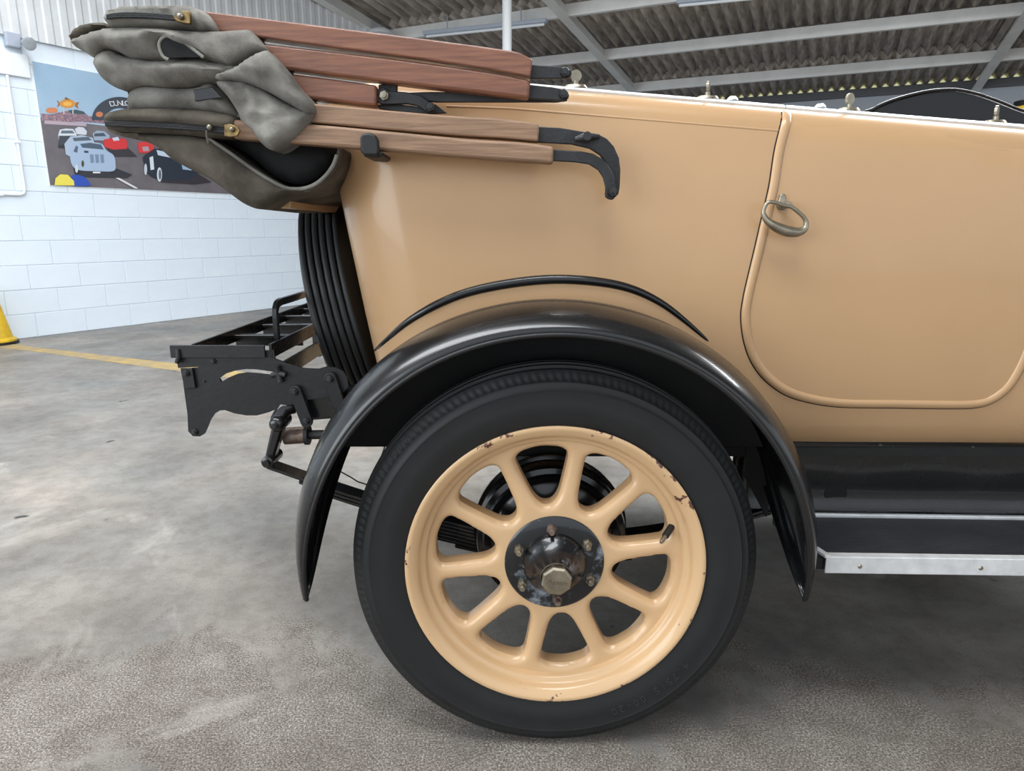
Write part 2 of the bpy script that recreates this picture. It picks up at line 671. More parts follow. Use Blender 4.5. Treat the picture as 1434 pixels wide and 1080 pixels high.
# gable wall of painted blocks
GA = R(31)
G0 = Pz(0, 478, 0)
G0.z = 0
D1 = Vector((math.sin(GA), math.cos(GA), 0))
N1 = Vector((math.cos(GA), -math.sin(GA), 0))
GROT = Matrix((D1, -N1, Vector((0, 0, 1)))).transposed()      # columns: along, into wall, up


def gw(s, z, out=0.0):
    return G0 + D1 * s + Vector((0, 0, z)) + N1 * out


def Pg(x, y):
    d = ray(x, y)
    q = CAM + d * ((G0 - CAM).dot(N1) / d.dot(N1))
    return (q - G0).dot(D1), q.z


# roof frame
RO = Vector((6.35, 11.23, 3.33))
RU = Vector((math.cos(R(25)), -math.sin(R(25)), 0))
RW = Vector((-math.sin(R(25)), -math.cos(R(25)), 0))
RT = 0.1008


def rf(u, w, up=0.0):
    return RO + RU * u + RW * w + Vector((0, 0, RT * w + up))


def roof_z(p):
    return RO.z + RT * (p - RO).dot(RW)


wall = B()
c = gw(4.0, 1.325, -0.1)
wall.box(c, (15.2, 0.19, 2.65), GROT)
wall_left = struct(wall.build('wall_left', 'mortar'))
BH, BL = 0.2208, 0.45
blk = B()
blk.box((0, 0, 0), (BL - 0.005, 0.03, BH - 0.005))
tmp = blk.build('block', 'white_wall', wall_left, bevel=0.004, seg=2)
blk_me = tmp.data
first = True
for r_ in range(12):
    for k in range(-5, 22):
        s_ = (k + (0.5 if r_ % 2 else 0.0) + 0.2) * BL
        if s_ > 9.6:
            continue
        o = tmp if first else tmp.copy()
        if not first:
            COL.objects.link(o)
        first = False
        o.location = gw(s_, (r_ + 0.5) * BH, -0.0128 + random.uniform(-0.0008, 0.0008))
        o.rotation_euler = (0, 0, math.atan2(D1.y, D1.x) + random.uniform(-0.002, 0.002))
        o.rotation_euler.x = random.uniform(-0.004, 0.004)

# white corrugated cladding above the blocks
NC = 7
for k in range(-3, 13):
    s0, s1 = k * 0.98, (k + 1) * 0.98
    bb = B()
    vs, cols = [], 0
    steps = NC * 4
    prof = []
    for i in range(NC):
        w = 0.98 / NC
        for t, h in ((0, 0), (0.30, 0), (0.42, 0.008), (0.80, 0.008), (0.92, 0)):
            prof.append((s0 + (i + t) * w, h))
    prof.append((s1, 0))
    for s_, h in prof:
        lo = gw(s_, 2.63, 0.03 + h)
        hi = gw(s_, 0, 0.03 + h)
        hi.z = roof_z(hi) - 0.02
        vs += [lo, hi]
    fs = [(2 * i, 2 * i + 2, 2 * i + 3, 2 * i + 1) for i in range(len(prof) - 1)]
    bb.add(vs, fs)
    bb.build('cladding_sheet', 'cladding', wall_left, solid=0.003)

# far wall under the eaves
wb = B()
mid = rf(2.0, -0.1)
wb.box((mid.x, mid.y, 1.645), (24, 0.2, 3.29), Matrix.Rotation(R(-25), 3, 'Z'))
wall_back = struct(wb.build('wall_back', 'eave_wall'))
bb = B()
bb.bar(rf(-10, 0.02, -0.062), rf(14, 0.02, -0.062), 0.12, 0.13)
bb.build('eaves_beam', 'dark_beam', wall_back, bevel=0.006)
bb = B()
bb.bar(rf(-10, -0.075, 0.04), rf(14, -0.075, 0.04), 0.008, 0.20)
bb.build('eaves_filler', 'filler', wall_back)

# roof of corrugated sheets on purlins and rafters
ceiling = struct(empty('ceiling', rf(0, 0)))
PITCHC, AMP, NCOR = 0.168, 0.045, 7
SW = PITCHC * NCOR
PW = [1.45, 3.15, 4.85, 6.55, 8.25, 9.95, 11.65, 13.35, 15.05, 16.75]
rows = [(-0.10, 1.62)] + [(PW[i] - 0.14, PW[i + 1] + 0.16) for i in range(9)]


def sheet_mesh(length):
    bb = B()
    vs = []
    m = NCOR * 8 + 3
    for i in range(m):
        u = i * PITCHC / 8
        h = AMP * math.cos(2 * math.pi * i / 8)
        vs += [RU * u + Vector((0, 0, h)), RU * u + RW * length + Vector((0, 0, h + RT * length))]
    fs = [(2 * i, 2 * i + 2, 2 * i + 3, 2 * i + 1) for i in range(m - 1)]
    bb.add(vs, fs)
    return bb


protos = {}
for ri, (w0, w1) in enumerate(rows):
    for k in range(-10, 10):
        sky = (ri == 6 and -6 <= k <= -2) or (ri == 5 and -1 <= k <= 3) or (ri == 8 and -4 <= k <= 0)
        key = (ri == 0, sky)
        if key not in protos:
            o = sheet_mesh(w1 - w0).build('roof_light' if sky else 'roof_sheet', 'skylight' if sky else 'asbestos', None, smooth=60, solid=0.007)
            protos[key] = o
        else:
            o = protos[key].copy()
            COL.objects.link(o)
        o.parent = ceiling
        o.location = rf(k * SW, w0, 0.048 + 0.012 * (ri % 2)) - ceiling.location
for w in PW:
    bb = B()
    bb.bar(rf(-9.5, w, -0.075), rf(12, w, -0.075), 0.07, 0.15)
    o = bb.build('purlin', 'steel_white', None, bevel=0.004)
    o.parent = ceiling
    o.matrix_parent_inverse = Matrix.Translation(-ceiling.location)
for u in (-6.72, -3.98, 1.3, 6.6):
    bb = B()
    up = Vector((0, 0, 1))
    bb.bar(rf(u, 0.05, -0.17), rf(u, 16.8, -0.17), 0.13, 0.012)
    bb.bar(rf(u, 0.05, -0.09), rf(u, 16.8, -0.09), 0.012, 0.16)
    o = bb.build('rafter', 'steel_white', None)
    o.parent = ceiling
    o.matrix_parent_inverse = Matrix.Translation(-ceiling.location)

# white steel column behind the car
pb = P(710, 40, 7.0)
post = empty('steel_post', (pb.x, 7.0, 0))
tag(post, 'thin white steel post rising behind the folded hood', 'post')
zt = roof_z(Vector((pb.x, 7.0, 0))) - 0.1
bb = B()
bb.tube([(0, 0, 0.02), (0, 0, zt)], 0.052, 20)
bb.build('shaft', 'post', post, smooth=40)
bb = B()
bb.box((0, 0, 0.01), (0.24, 0.24, 0.02))
bb.build('base_plate', 'post', post, bevel=0.003)


# unlit strip lamps slung under the roof
def Pr(x, y, up=-0.21):
    d = ray(x, y)
    n = RU.cross(RW + Vector((0, 0, RT)))
    return CAM + d * ((RO + Vector((0, 0, up)) - CAM).dot(n) / d.dot(n))


def strip_lamp(a, bq, label):
    t = empty('strip_light', a)
    tag(t, label, 'lamp', 'strip lamps under the roof')
    a, bq = Vector(a), Vector(bq)
    dv = bq - a
    q = B()
    q.bar((0, 0, 0), dv, 0.09, 0.05)
    q.build('batten', 'lamp_grey', t, bevel=0.006)
    q = B()
    q.tube([dv * 0.02 + Vector((0, 0, -0.04)), dv * 0.98 + Vector((0, 0, -0.04))], 0.018, 12)
    q.build('tube', 'plastic_white', t, smooth=40)
    for k in (0.2, 0.8):
        q = B()
        top = a + dv * k
        q.tube([dv * k, dv * k + Vector((0, 0, roof_z(top) - top.z - 0.02))], 0.008, 8)
        q.build('hanger', 'lamp_grey', t, smooth=40)


strip_lamp(Pr(594, 47), Pr(766, 29), 'long grey unlit strip lamp beside the white post')
strip_lamp(Pr(948, 3), Pr(1120, -14), 'grey unlit strip lamp at the top edge above the car door')

# dome lamp far back, just above the wooden hood sticks
s_, z_ = Pg(521, 52)
t = empty('dome_lamp', gw(s_, z_, 0.16))
tag(t, 'small white ribbed dome lamp peeping over the top wooden stick', 'lamp')
q = B()
pr = [(0.0001, 0.10), (0.07, 0.095), (0.12, 0.075), (0.125, 0.068), (0.17, 0.045), (0.175, 0.035), (0.2, 0.0), (0.0001, 0.0)]
q.lathe([(r, -y) for r, y in pr], 28, (0, 0, 0))
o = q.build('shade', 'plastic_white', t, smooth=40)
o.rotation_euler.x = R(-90)
q = B()
q.bar((0, 0, 0.03), Vector((-N1.x * 0.16, -N1.y * 0.16, 0.03)), 0.03, 0.03)
q.build('bracket', 'plastic_white', t)

# poster: printed picture on a board ------------------------------------------------
PO = empty('poster', gw(*Pg(68, 260)))
tag(PO, 'wide colour poster of vintage racing cars on the white block wall', 'poster')
poster_layers = [0]


def zp(pts):
    out = []
    for zx, zy in pts:
        out.append(Pg(30 + zx / 4.78, 70 + zy / 4.78))
    return out


def flat(rgb):
    k = 'print_%d_%d_%d' % tuple(rgb)
    if k not in M:
        M[k] = pm(k, rgb, 0.45)
    return k


def pprint(name, pts, rgb, curve=False, mat=None, raw=False):
    """one flat printed shape of the poster"""
    poster_layers[0] += 1
    w = pts if raw else zp(pts)
    if curve:
        w = [(q.x, q.y) for q in spline([(a, c_, 0) for a, c_ in w], 5, True)]
    off = 0.012 + poster_layers[0] * 0.00025
    base = PO.location
    vs = [gw(a, c_, off) - base for a, c_ in w]
    q = B()
    q.add(vs, [tuple(range(len(vs)))])
    return q.build(name, mat or flat(rgb), PO)


def ell(cx, cy, rx, ry, n=20, a0=0, a1=360):
    return [(cx + rx * math.cos(R(a0 + (a1 - a0) * i / n)), cy + ry * math.sin(R(a0 + (a1 - a0) * i / n))) for i in range(n + (0 if a1 - a0 == 360 else 1))]


tl, bl = Pg(43, 85), Pg(68.5, 260)
PS0, PS1, PZ0, PZ1 = 0.605, 3.5, bl[1], tl[1]
q = B()
mc = gw((PS0 + PS1) / 2, (PZ0 + PZ1) / 2, 0.006) - PO.location
q.box(mc, (PS1 - PS0, 0.011, PZ1 - PZ0), GROT)
q.build('board', 'plastic_white', PO)
SKY = pm('print_sky', (166, 190, 210), 0.45, var=0.2, vscale=1.5, rgb2=(146, 176, 202))
ROAD = pm('print_road', (112, 108, 112), 0.45, var=0.2, vscale=5, rgb2=(96, 92, 98))
CROWD = pm('print_crowd', (176, 140, 146), 0.45, var=0.5, vscale=60, rgb2=(84, 74, 98))
e_ = 0.004
pprint('printed_sky', [(PS0 + e_, PZ0 + 0.4), (PS1 - e_, PZ0 + 0.4), (PS1 - e_, PZ1 - e_), (PS0 + e_, PZ1 - e_)], 0, mat=SKY, raw=True)
hz = zp([(125, 455)])[0][1]
pprint('printed_road', [(PS0 + e_, PZ0 + e_), (PS1 - e_, PZ0 + e_), (PS1 - e_, hz), (PS0 + e_, hz)], 0, mat=ROAD, raw=True)
pprint('printed_crowd', [(125, 425), (200, 432), (240, 420), (320, 405), (400, 410), (440, 440), (620, 470), (620, 500), (430, 485), (130, 472)], 0, mat=CROWD)
pprint('printed_trees', [(305, 405), (360, 400), (410, 412), (430, 432), (330, 428)], (62, 84, 92))
pprint('printed_fence', [(150, 472), (430, 490), (430, 512), (150, 495)], (176, 160, 172))
pprint('printed_sign', ell(303, 360, 52, 30), (206, 142, 62))
pprint('printed_sign', [(228, 335), (250, 350), (252, 372), (232, 385), (242, 360)], (150, 104, 58))
pprint('printed_sign', [(382, 350), (360, 352), (352, 378), (378, 396), (370, 372)], (150, 104, 58))
pprint('printed_sign', [(282, 333), (290, 315), (304, 322), (325, 335)], (120, 96, 76))
pprint('printed_sign', ell(303, 362, 30, 15), (226, 176, 84))
pprint('printed_sign', ell(198, 405, 40, 19), (204, 128, 84))
pprint('printed_pole', [(274, 385), (282, 385), (282, 430), (274, 430)], (190, 190, 190))
pprint('printed_pole', [(335, 385), (343, 385), (343, 430), (335, 430)], (190, 190, 190))
arch = ell(650, 470, 185, 155, 24, 180, 360) + ell(650, 470, 95, 80, 24, 360, 180)
pprint('printed_arch', arch, (62, 68, 78))
pprint('printed_sign', ell(516, 432, 24, 18), (196, 122, 84))
for i, ch in enumerate('DUNLOP'):
    cx, cy = 602 + 25.5 * i, 366 - 8 * math.sin(math.pi * (i + 0.8) / 6.6)
    s0, z0 = zp([(cx, cy)])[0]
    vs, fs = text_mesh(ch, 0.066, 0.0)
    tilt = 0.25 - 0.1 * i
    off = 0.012 + (poster_layers[0] + 2) * 0.00025
    q = B()
    q.add([gw(s0 + v.x * math.cos(tilt) * 1.25 - v.y * math.sin(tilt), z0 + v.x * math.sin(tilt) + v.y * math.cos(tilt), off) - PO.location for v in vs], fs)
    q.build('printed_letter', flat((222, 224, 228)), PO)
poster_layers[0] += 3
# the printed cars
pprint('printed_shadow', [(245, 600), (330, 640), (330, 665), (240, 655)], (44, 46, 54))
pprint('printed_car', [(240, 572), (250, 535), (290, 527), (340, 530), (362, 560), (360, 600), (300, 605), (246, 610)], (206, 212, 220))
pprint('printed_car', [(245, 575), (355, 575), (350, 625), (245, 640)], (60, 66, 76))
pprint('printed_window', [(262, 540), (335, 540), (350, 560), (256, 560)], (96, 110, 124))
pprint('printed_car', [(350, 530), (375, 515), (410, 520), (432, 545), (428, 570), (365, 565)], (200, 206, 216))
pprint('printed_car', [(470, 560), (500, 540), (550, 545), (585, 575), (580, 610), (480, 605)], (150, 166, 186))
pprint('printed_window', [(482, 560), (545, 556), (560, 578), (480, 580)], (70, 82, 98))
pprint('printed_shadow', [(560, 650), (700, 650), (770, 715), (600, 715)], (52, 50, 56))
pprint('printed_car', [(545, 600), (600, 590), (690, 595), (702, 625), (700, 662), (610, 668), (548, 650)], (204, 52, 58))
pprint('printed_window', [(600, 590), (640, 582), (650, 605), (610, 610)], (190, 200, 214))
pprint('printed_car', [(770, 620), (830, 615), (880, 640), (880, 690), (780, 690)], (206, 58, 60))
pprint('printed_window', [(800, 650), (840, 645), (850, 675), (810, 680)], (170, 150, 160))
pprint('printed_car', [(280, 630), (320, 580), (400, 570), (470, 590), (480, 620), (330, 720), (290, 700)], (166, 182, 202))
pprint('printed_window', [(335, 590), (440, 582), (465, 605), (345, 612)], (84, 96, 112))
pprint('printed_shadow', [(340, 800), (620, 790), (735, 835), (700, 858), (380, 850)], (46, 48, 56))
pprint('printed_wheel', ell(365, 795, 22, 42), (38, 40, 46))
pprint('printed_wheel', ell(600, 800, 18, 32), (38, 40, 46))
pprint('printed_car', [(318, 700), (335, 640), (370, 622), (450, 618), (530, 630), (560, 672), (608, 705), (622, 760), (610, 810), (500, 812), (380, 805), (330, 770)], (160, 180, 206), True)
pprint('printed_window', [(385, 630), (450, 622), (525, 634), (545, 668), (400, 655)], (74, 90, 110))
pprint('printed_window', [(340, 680), (358, 640), (372, 650), (365, 690)], (82, 96, 116))
for k in range(3):
    pprint('printed_stripe', [(450 + 34 * k, 700), (474 + 34 * k, 700), (478 + 34 * k, 755), (456 + 34 * k, 758)], (116, 134, 160))
pprint('printed_vent', [(410, 675), (440, 677), (440, 690), (412, 688)], (52, 60, 74))
pprint('printed_wheel', ell(361, 795, 10, 28), (196, 206, 216))
pprint('printed_light', ell(402, 762, 9, 22), (70, 66, 40))
pprint('printed_plate', [(470, 816), (520, 816), (520, 826), (470, 826)], (224, 226, 230))
pprint('printed_shadow', [(900, 840), (1160, 820), (1265, 885), (1150, 900), (930, 885)], (50, 46, 52))
pprint('printed_car', [(805, 730), (840, 690), (900, 660), (990, 690), (1070, 750), (1165, 800), (1170, 835), (1100, 870), (960, 870), (850, 840)], (34, 44, 58), True)
pprint('printed_window', [(895, 670), (985, 690), (1005, 725), (905, 705)], (190, 204, 220))
pprint('printed_panel', [(848, 720), (872, 712), (880, 800), (856, 805)], (208, 216, 224))
pprint('printed_wheel', ell(915, 835, 17, 48), (204, 212, 218))
pprint('printed_wheel', ell(918, 835, 9, 34), (90, 98, 108))
pprint('printed_wheel', ell(822, 800, 10, 38), (190, 198, 206))
pprint('printed_light', [(1062, 762), (1130, 790), (1130, 808), (1070, 800)], (150, 176, 206))
pprint('printed_line', [(620, 857), (645, 857), (775, 928), (750, 928)], (214, 214, 218))
pprint('printed_marker', [(330, 840), (400, 845), (440, 880), (448, 908), (335, 908)], (40, 76, 172), True)
pprint('printed_marker', [(212, 906), (218, 860), (250, 833), (300, 836), (342, 878), (345, 908)], (226, 212, 84), False)

# flood lamp, board and conduit fixed to the wall
s_, z_ = Pg(24, 62)
t = empty('flood_lamp', gw(s_, z_, 0.0))
tag(t, 'small grey flood lamp under the corrugated cladding', 'lamp')
q = B()
q.box(gw(s_ - 0.05, z_ + 0.02, 0.03) - t.location, (0.12, 0.06, 0.12), GROT)
q.build('bracket', 'lamp_grey', t, bevel=0.01)
q = B()
q.lathe([(0.0001, 0.04), (0.03, 0.04), (0.048, -0.03), (0.055, -0.06), (0.048, -0.064), (0.0001, -0.058)], 20, (0, 0, 0))
o = q.build('head', 'glass_grey', t, smooth=40)
o.location = gw(s_ + 0.02, z_ - 0.0, 0.12) - t.location
o.rotation_euler = (R(15), 0, R(55))

c0, c1 = Pg(-60, 62), Pg(41, 108)
t = empty('notice_board', gw(c0[0], c1[1], 0.0))
tag(t, 'blank white board on the wall above the conduit', 'board')
q = B()
sB0, sB1, zB0, zB1 = -0.9, Pg(40, 100)[0], Pg(20, 107)[1], Pg(5, 72)[1]
q.box(gw((sB0 + sB1) / 2, (zB0 + zB1) / 2, 0.016) - t.location, (sB1 - sB0, 0.03, zB1 - zB0), GROT)
q.build('panel', 'plastic_white', t, bevel=0.006)
t = empty('conduit', gw(*Pg(34, 270), 0.0))
tag(t, 'thin white conduit pipe bending round below the blank white board', 'pipe')
pth = [Pg(9, 108), Pg(20, 190), Pg(32, 258), Pg(34, 271), Pg(26, 277), Pg(0, 277), Pg(-80, 278)]
sx = Pg(9, 108)[0]
pth = [(sx, zB0 - 0.002), (sx + 0.0, 1.6), (sx, 1.34), (sx - 0.012, 1.305), (sx - 0.045, 1.29), (sx - 0.3, 1.29), (sx - 0.9, 1.29)]
q = B()
q.tube([gw(a, c_, 0.016) - t.location for a, c_ in pth], 0.013, 10)
q.build('pipe', 'plastic_white', t, smooth=50)
for a, c_ in ((sx, 1.75), (sx - 0.2, 1.29)):
    q = B()
    q.box(gw(a, c_, 0.018) - t.location, (0.04, 0.034, 0.03), GROT)
    q.build('clip', 'plastic_white', t, bevel=0.004)

# yellow floor guard at the left border
gp = Pz(-8, 482, 0)
t = empty('floor_guard', (gp.x, gp.y, 0))
tag(t, 'yellow tapered guard post standing by the wall at the left border', 'bollard')
q = B()
q.lathe([(0.0001, 0.0), (0.17, 0.0), (0.17, 0.04), (0.145, 0.06), (0.06, 0.50), (0.05, 0.53), (0.0001, 0.535)], 24, (0, 0, 0))
o = q.build('body', 'yellow', t, smooth=40)
o.rotation_euler.x = R(90)
q = B()
q.tube([(0, 0, 0.0), (0, 0, 0.025)], 0.185, 24)
q.build('foot', 'black_satin', t, smooth=40)

# yellow column guard behind the car on the right
gp = P(1446, 150, 6.6)
t = empty('column_guard', (gp.x, gp.y, 0))
tag(t, 'yellow column with a black top band behind the seat at the right border', 'column')
q = B()
zt = P(1430, 149, 6.6).z
q.tube([(0, 0, 0), (0, 0, zt)], 0.17, 24)
q.build('shaft', 'yellow', t, smooth=40)
q = B()
q.tube([(0, 0, zt), (0, 0, zt + 0.055)], 0.175, 24)
q.build('top_band', 'black_satin', t, smooth=40)

# ================================================================== THE CAR
WC = Vector((0.0796, 0.0, 0.378))        # rear wheel centre, rim plane y = 0
TR = 0.381
car = empty('vintage_tourer', (WC.x, 0.75, 0))
tag(car, 'beige vintage open touring car with black wings and a folded grey hood', 'car')


def cp(o):
    """hang a part on the car, keeping its place"""
    o.parent = car
    o.matrix_parent_inverse = Matrix.Translation(-car.location)
    return o


def part(bld, name, mat, **k):
    return cp(bld.build(name, mat, None, **k))


# ---------------------------------------------------------------- body tub
YC = 0.78
prof_o = [(0.53, -0.03), (0.552, -0.012), (0.558, 0.0), (0.60, 0.022), (0.68, 0.036), (0.80, 0.044), (0.95, 0.046), (1.06, 0.041), (1.13, 0.034), (1.155, 0.0315), (1.168, 0.029), (1.180, 0.023), (1.190, 0.012), (1.197, -0.002), (1.20, -0.016)]


RA, RB = P(934, 138, 0.2), P(1434, 180, 0.2)
RSL = (RB.z - RA.z) / (RB.x - RA.x)


def rail_z(x):
    """height of the body edge: falls gently to the front"""
    xx = max(x, 0.0)
    return RA.z + RSL * (xx - RA.x) - 0.035 * (x - xx)


def o_at(z, x):
    zr = z + (1.20 - rail_z(x)) * max(0.0, min(1.0, (z - 0.6) / 0.6))
    for i in range(len(prof_o) - 1):
        a, c_ = prof_o[i], prof_o[i + 1]
        if zr <= c_[0]:
            t = (zr - a[0]) / (c_[0] - a[0])
            return a[1] + (c_[1] - a[1]) * max(0, t)
    return prof_o[-1][1]


def xrear(z):
    return -0.30 - 0.165 * (z - 0.73)


CR = 0.17


def body_y(x, z):
    base = 0.205 - o_at(z, x)
    xr = xrear(z)
    d = x - xr
    if d < CR:
        t = max(0.0, min(1.0, 1 - d / CR))
        base += CR * (1 - math.sqrt(max(0.0, 1 - t * t))) * 1.0
    return base


def surf(x, y, off=0.0):
    Y = 0.16
    for _ in range(8):
        q = P(x, y, Y)
        Y = body_y(q.x, q.z) - off
    return P(x, y, Y)


xs_front = [-0.10 + 0.05 * i for i in range(45)]
zk = [a for a, _ in prof_o]
zfine = []
for i in range(len(zk) - 1):
    nn = 2 if zk[i + 1] - zk[i] > 0.03 else 1
    zfine += [zk[i] + (zk[i + 1] - zk[i]) * j / nn for j in range(nn)]
zfine.append(zk[-1])


def row(zn):
    """plan loop for one nominal height: near front -> rear -> far front"""
    near = []
    for x in reversed(xs_front):
        z = zn + (rail_z(x) - 1.20) * max(0, min(1, (zn - 0.6) / 0.6))
        near.append((x, body_y(x, z), z))
    z = zn + (rail_z(-0.2) - 1.20) * max(0, min(1, (zn - 0.6) / 0.6))
    xr = xrear(z)
    for k in range(1, 13):
        a = k / 12 * math.pi / 2
        x = xr + CR * (1 - math.sin(a))
        if x < -0.12:
            near.append((x, 0.205 - o_at(z, -0.2) + CR * (1 - math.cos(a)), z))
    while len(near) < len(xs_front) + 12:
        near.insert(len(xs_front), near[len(xs_front) - 1])
    near.append((xr - 0.012, YC, z))
    far = [(x, 2 * YC - y, z_) for x, y, z_ in reversed(near[:-1])]
    return near + far


bt = B()
rws = [row(z) for z in zfine]
m_ = len(rws[0])
vs = [p for r_ in rws for p in r_]
fs = [(i * m_ + k, i * m_ + k + 1, (i + 1) * m_ + k + 1, (i + 1) * m_ + k) for i in range(len(rws) - 1) for k in range(m_ - 1)]
bt.add(vs, fs)
body = part(bt, 'body', 'cream', smooth=50, solid=0.006)

# rolled shoulder crease just under the edge
q = B()
q.tube([(x, body_y(x, rail_z(x) - 0.045) - 0.0012, rail_z(x) - 0.045) for x in [-0.12 + 0.03 * i for i in range(66)]], 0.0028, 8)
part(q, 'shoulder_bead', 'cream', smooth=60)

# floor pan and inside of the tub
q = B()
q.box((0.85, YC, 0.535), (2.2, 1.16, 0.02))
part(q, 'floor_pan', 'under')
q = B()
q.box((0.8, 0.55, 0.52), (2.4, 0.07, 0.12))
q.box((0.8, 1.01, 0.52), (2.4, 0.07, 0.12))
part(q, 'chassis_rail', 'under', bevel=0.006)

# aluminium capping rail, in a rear and a door length
gapx = surf(1098, 150).x


def capping(x0, x1, name):
    q = B()
    xs = [x0 + (x1 - x0) * i / 30 for i in range(31)]
    vs = []
    for x in xs:
        z = rail_z(x)
        y = body_y(x, z)
        vs += [(x, y - 0.010, z - 0.001), (x, y - 0.012, z + 0.004), (x, y - 0.006, z + 0.009), (x, y + 0.03, z + 0.011), (x, y + 0.034, z - 0.002)]
    fs = [(i * 5 + k, i * 5 + (k + 1) % 5, (i + 1) * 5 + (k + 1) % 5, (i + 1) * 5 + k) for i in range(30) for k in range(5)]
    fs += [(0, 1, 2, 3, 4), (154, 153, 152, 151, 150)]
    q.add(vs, fs)
    return part(q, name, 'alu', smooth=50)


cap_rear = capping(-0.12, gapx - 0.002, 'capping_rail')
cap_front = capping(gapx + 0.002, 2.1, 'capping_rail')


def fastener(parent, x, turn=0.6):
    z = rail_z(x) + 0.0125
    y = body_y(x, z) + 0.010
    # turn button: flat oval tab on a stem
    base = B()
    n = 18
    ring = [(0.018 * math.cos(2 * math.pi * i / n), 0.009 * math.sin(2 * math.pi * i / n)) for i in range(n)]
    base.add([(a, b_, -0.001) for a, b_ in ring] + [(a * 0.8, b_ * 0.8, 0.003) for a, b_ in ring],
             [tuple(range(n, 2 * n))] + [(i, (i + 1) % n, (i + 1) % n + n, i + n) for i in range(n)])
    base.tube([(0, 0, 0.002), (0, 0, 0.009)], 0.004, 10)
    ct, st = math.cos(turn), math.sin(turn)
    tab = [(0.0085 * math.cos(2 * math.pi * i / n), 0.016 + 0.0085 * math.sin(2 * math.pi * i / n)) for i in range(n)]
    base.add([(u * ct - 0.002 * st, u * st + 0.002 * ct, w) for u, w in tab] + [(u * ct + 0.002 * st, u * st - 0.002 * ct, w) for u, w in tab],
             [tuple(range(n)), tuple(reversed(range(n, 2 * n)))] + [(i, i + n, (i + 1) % n + n, (i + 1) % n) for i in range(n)])
    o = base.build('turn_button', 'nickel', parent, smooth=40)
    o.matrix_parent_inverse = Matrix.Translation(Vector((0, 0, 0)))
    o.location = (x, y, z)
    o.scale = (1.25, 1.25, 1.25)
    return o


def stud(parent, x):
    q = B()
    q.lathe([(0.0001, -0.007), (0.006, -0.006), (0.010, -0.002), (0.011, 0.001)], 14, (0, 0, 0))
    q.v = [(a, c_, -b_) for a, b_, c_ in q.v]
    o = q.build('stud', 'alu', parent, smooth=50)
    o.location = (x, body_y(x, rail_z(x)) + 0.006, rail_z(x) + 0.0125)


for xp, tn in ((808, 0.3), (993, 1.2)):
    fastener(cap_rear, surf(xp, 132).x, tn)
for xp, tn in ((1192, 0.5), (1401, 0.8), (1600, 0.4)):
    fastener(cap_front, surf(xp, 155).x, tn)
stud(cap_rear, surf(1027, 140).x)
stud(cap_front, surf(1150, 153).x)

# ---------------------------------------------------------------- door
dl = [(1092, 154), (1086, 205), (1077, 262), (1064, 318), (1050, 378), (1041, 418), (1038, 446), (1042, 478), (1053, 508), (1072, 533), (1100, 553), (1135, 564), (1180, 570),
      (1250, 571), (1320, 572), (1365, 571), (1392, 563), (1415, 545), (1434, 515), (1452, 470), (1468, 400), (1482, 300), (1490, 188)]
doorpath = spline([surf(x, y, 0.004) for x, y in dl], 5)


def onbody(p, off):
    return Vector((p.x, body_y(p.x, p.z) - off, p.z))


# door skin: patch a little proud of the body
poly = [Vector((p.x, p.z)) for p in doorpath]
v2, d2_, f2, nb = cdt([poly], 0.045)
q = B()
n2 = len(v2)
q.add([(p.x, body_y(p.x, min(p.y, rail_z(p.x) - 0.004)) - 0.006, min(p.y, rail_z(p.x) - 0.004)) for p in v2], f2)
door = part(q, 'door', 'cream', smooth=60)


def ribbon(path, w, h, name, mat, parent):
    """half-round moulding laid on the body"""
    q = B()
    vs = []
    n = len(path)
    sec = [(-1, 0.0), (-0.85, 0.55), (-0.4, 0.95), (0.1, 1.0), (0.6, 0.8), (0.9, 0.4), (1, 0.0)]
    for i, p in enumerate(path):
        t = path[min(i + 1, n - 1)] - path[max(i - 1, 0)]
        t = Vector((t.x, 0, t.z)).normalized()
        s_ = Vector((-t.z, 0, t.x))
        for a, hh in sec:
            c_ = p + s_ * (a * w / 2)
            q.v.append((c_.x, body_y(c_.x, c_.z) - 0.0035 - hh * h, c_.z))
    k = len(sec)
    q.f = [(i * k + j, i * k + j + 1, (i + 1) * k + j + 1, (i + 1) * k + j) for i in range(n - 1) for j in range(k - 1)]
    return q.build(name, mat, parent, smooth=60)


inner = []
for i, p in enumerate(doorpath):
    t = doorpath[min(i + 1, len(doorpath) - 1)] - doorpath[max(i - 1, 0)]
    t = Vector((t.x, 0, t.z)).normalized()
    inner.append(p + Vector((-t.z, 0, t.x)) * 0.0085)
ribbon(inner, 0.019, 0.0065, 'door_moulding', 'cream', door)
q = B()
q.tube([onbody(p, 0.0035) for p in doorpath], 0.0022, 6)
q.build('shut_line', 'joint_shade', door, smooth=60)

# handle: open loop on a pivot
hb = surf(1095, 283, 0.006)
hy = hb.y
q = B()
q.prism(px([(1090, 280), (1091, 273), (1095, 271), (1099, 273), (1100, 280), (1103, 288), (1098, 294), (1090, 294), (1086, 288)], hy), hy + 0.002, hy - 0.005)
q.build('escutcheon', 'nickel', door, smooth=40, bevel=0.0015)
q = B()
hp = P(1096, 287, hy)
q.tube([(hp.x, hy, hp.z), (hp.x, hy - 0.030, hp.z - 0.001)], 0.0065, 12)
q.build('handle_stem', 'nickel', door, smooth=40)
hY = hy - 0.034
loop = [(1072, 288), (1069, 298), (1074, 309), (1087, 318), (1103, 324), (1118, 325), (1128, 319), (1128, 308), (1119, 298), (1108, 290), (1098, 288), (1086, 284), (1077, 283)]
lp = spline([P(x, y, hY) for x, y in loop], 5, True)
rad = []
for i in range(len(lp)):
    a = i / len(lp)
    # thick lower bow, thin upper bow
    rad.append(0.0036 + 0.0066 * math.exp(-((a - 0.30) / 0.15) ** 2))
q = B()
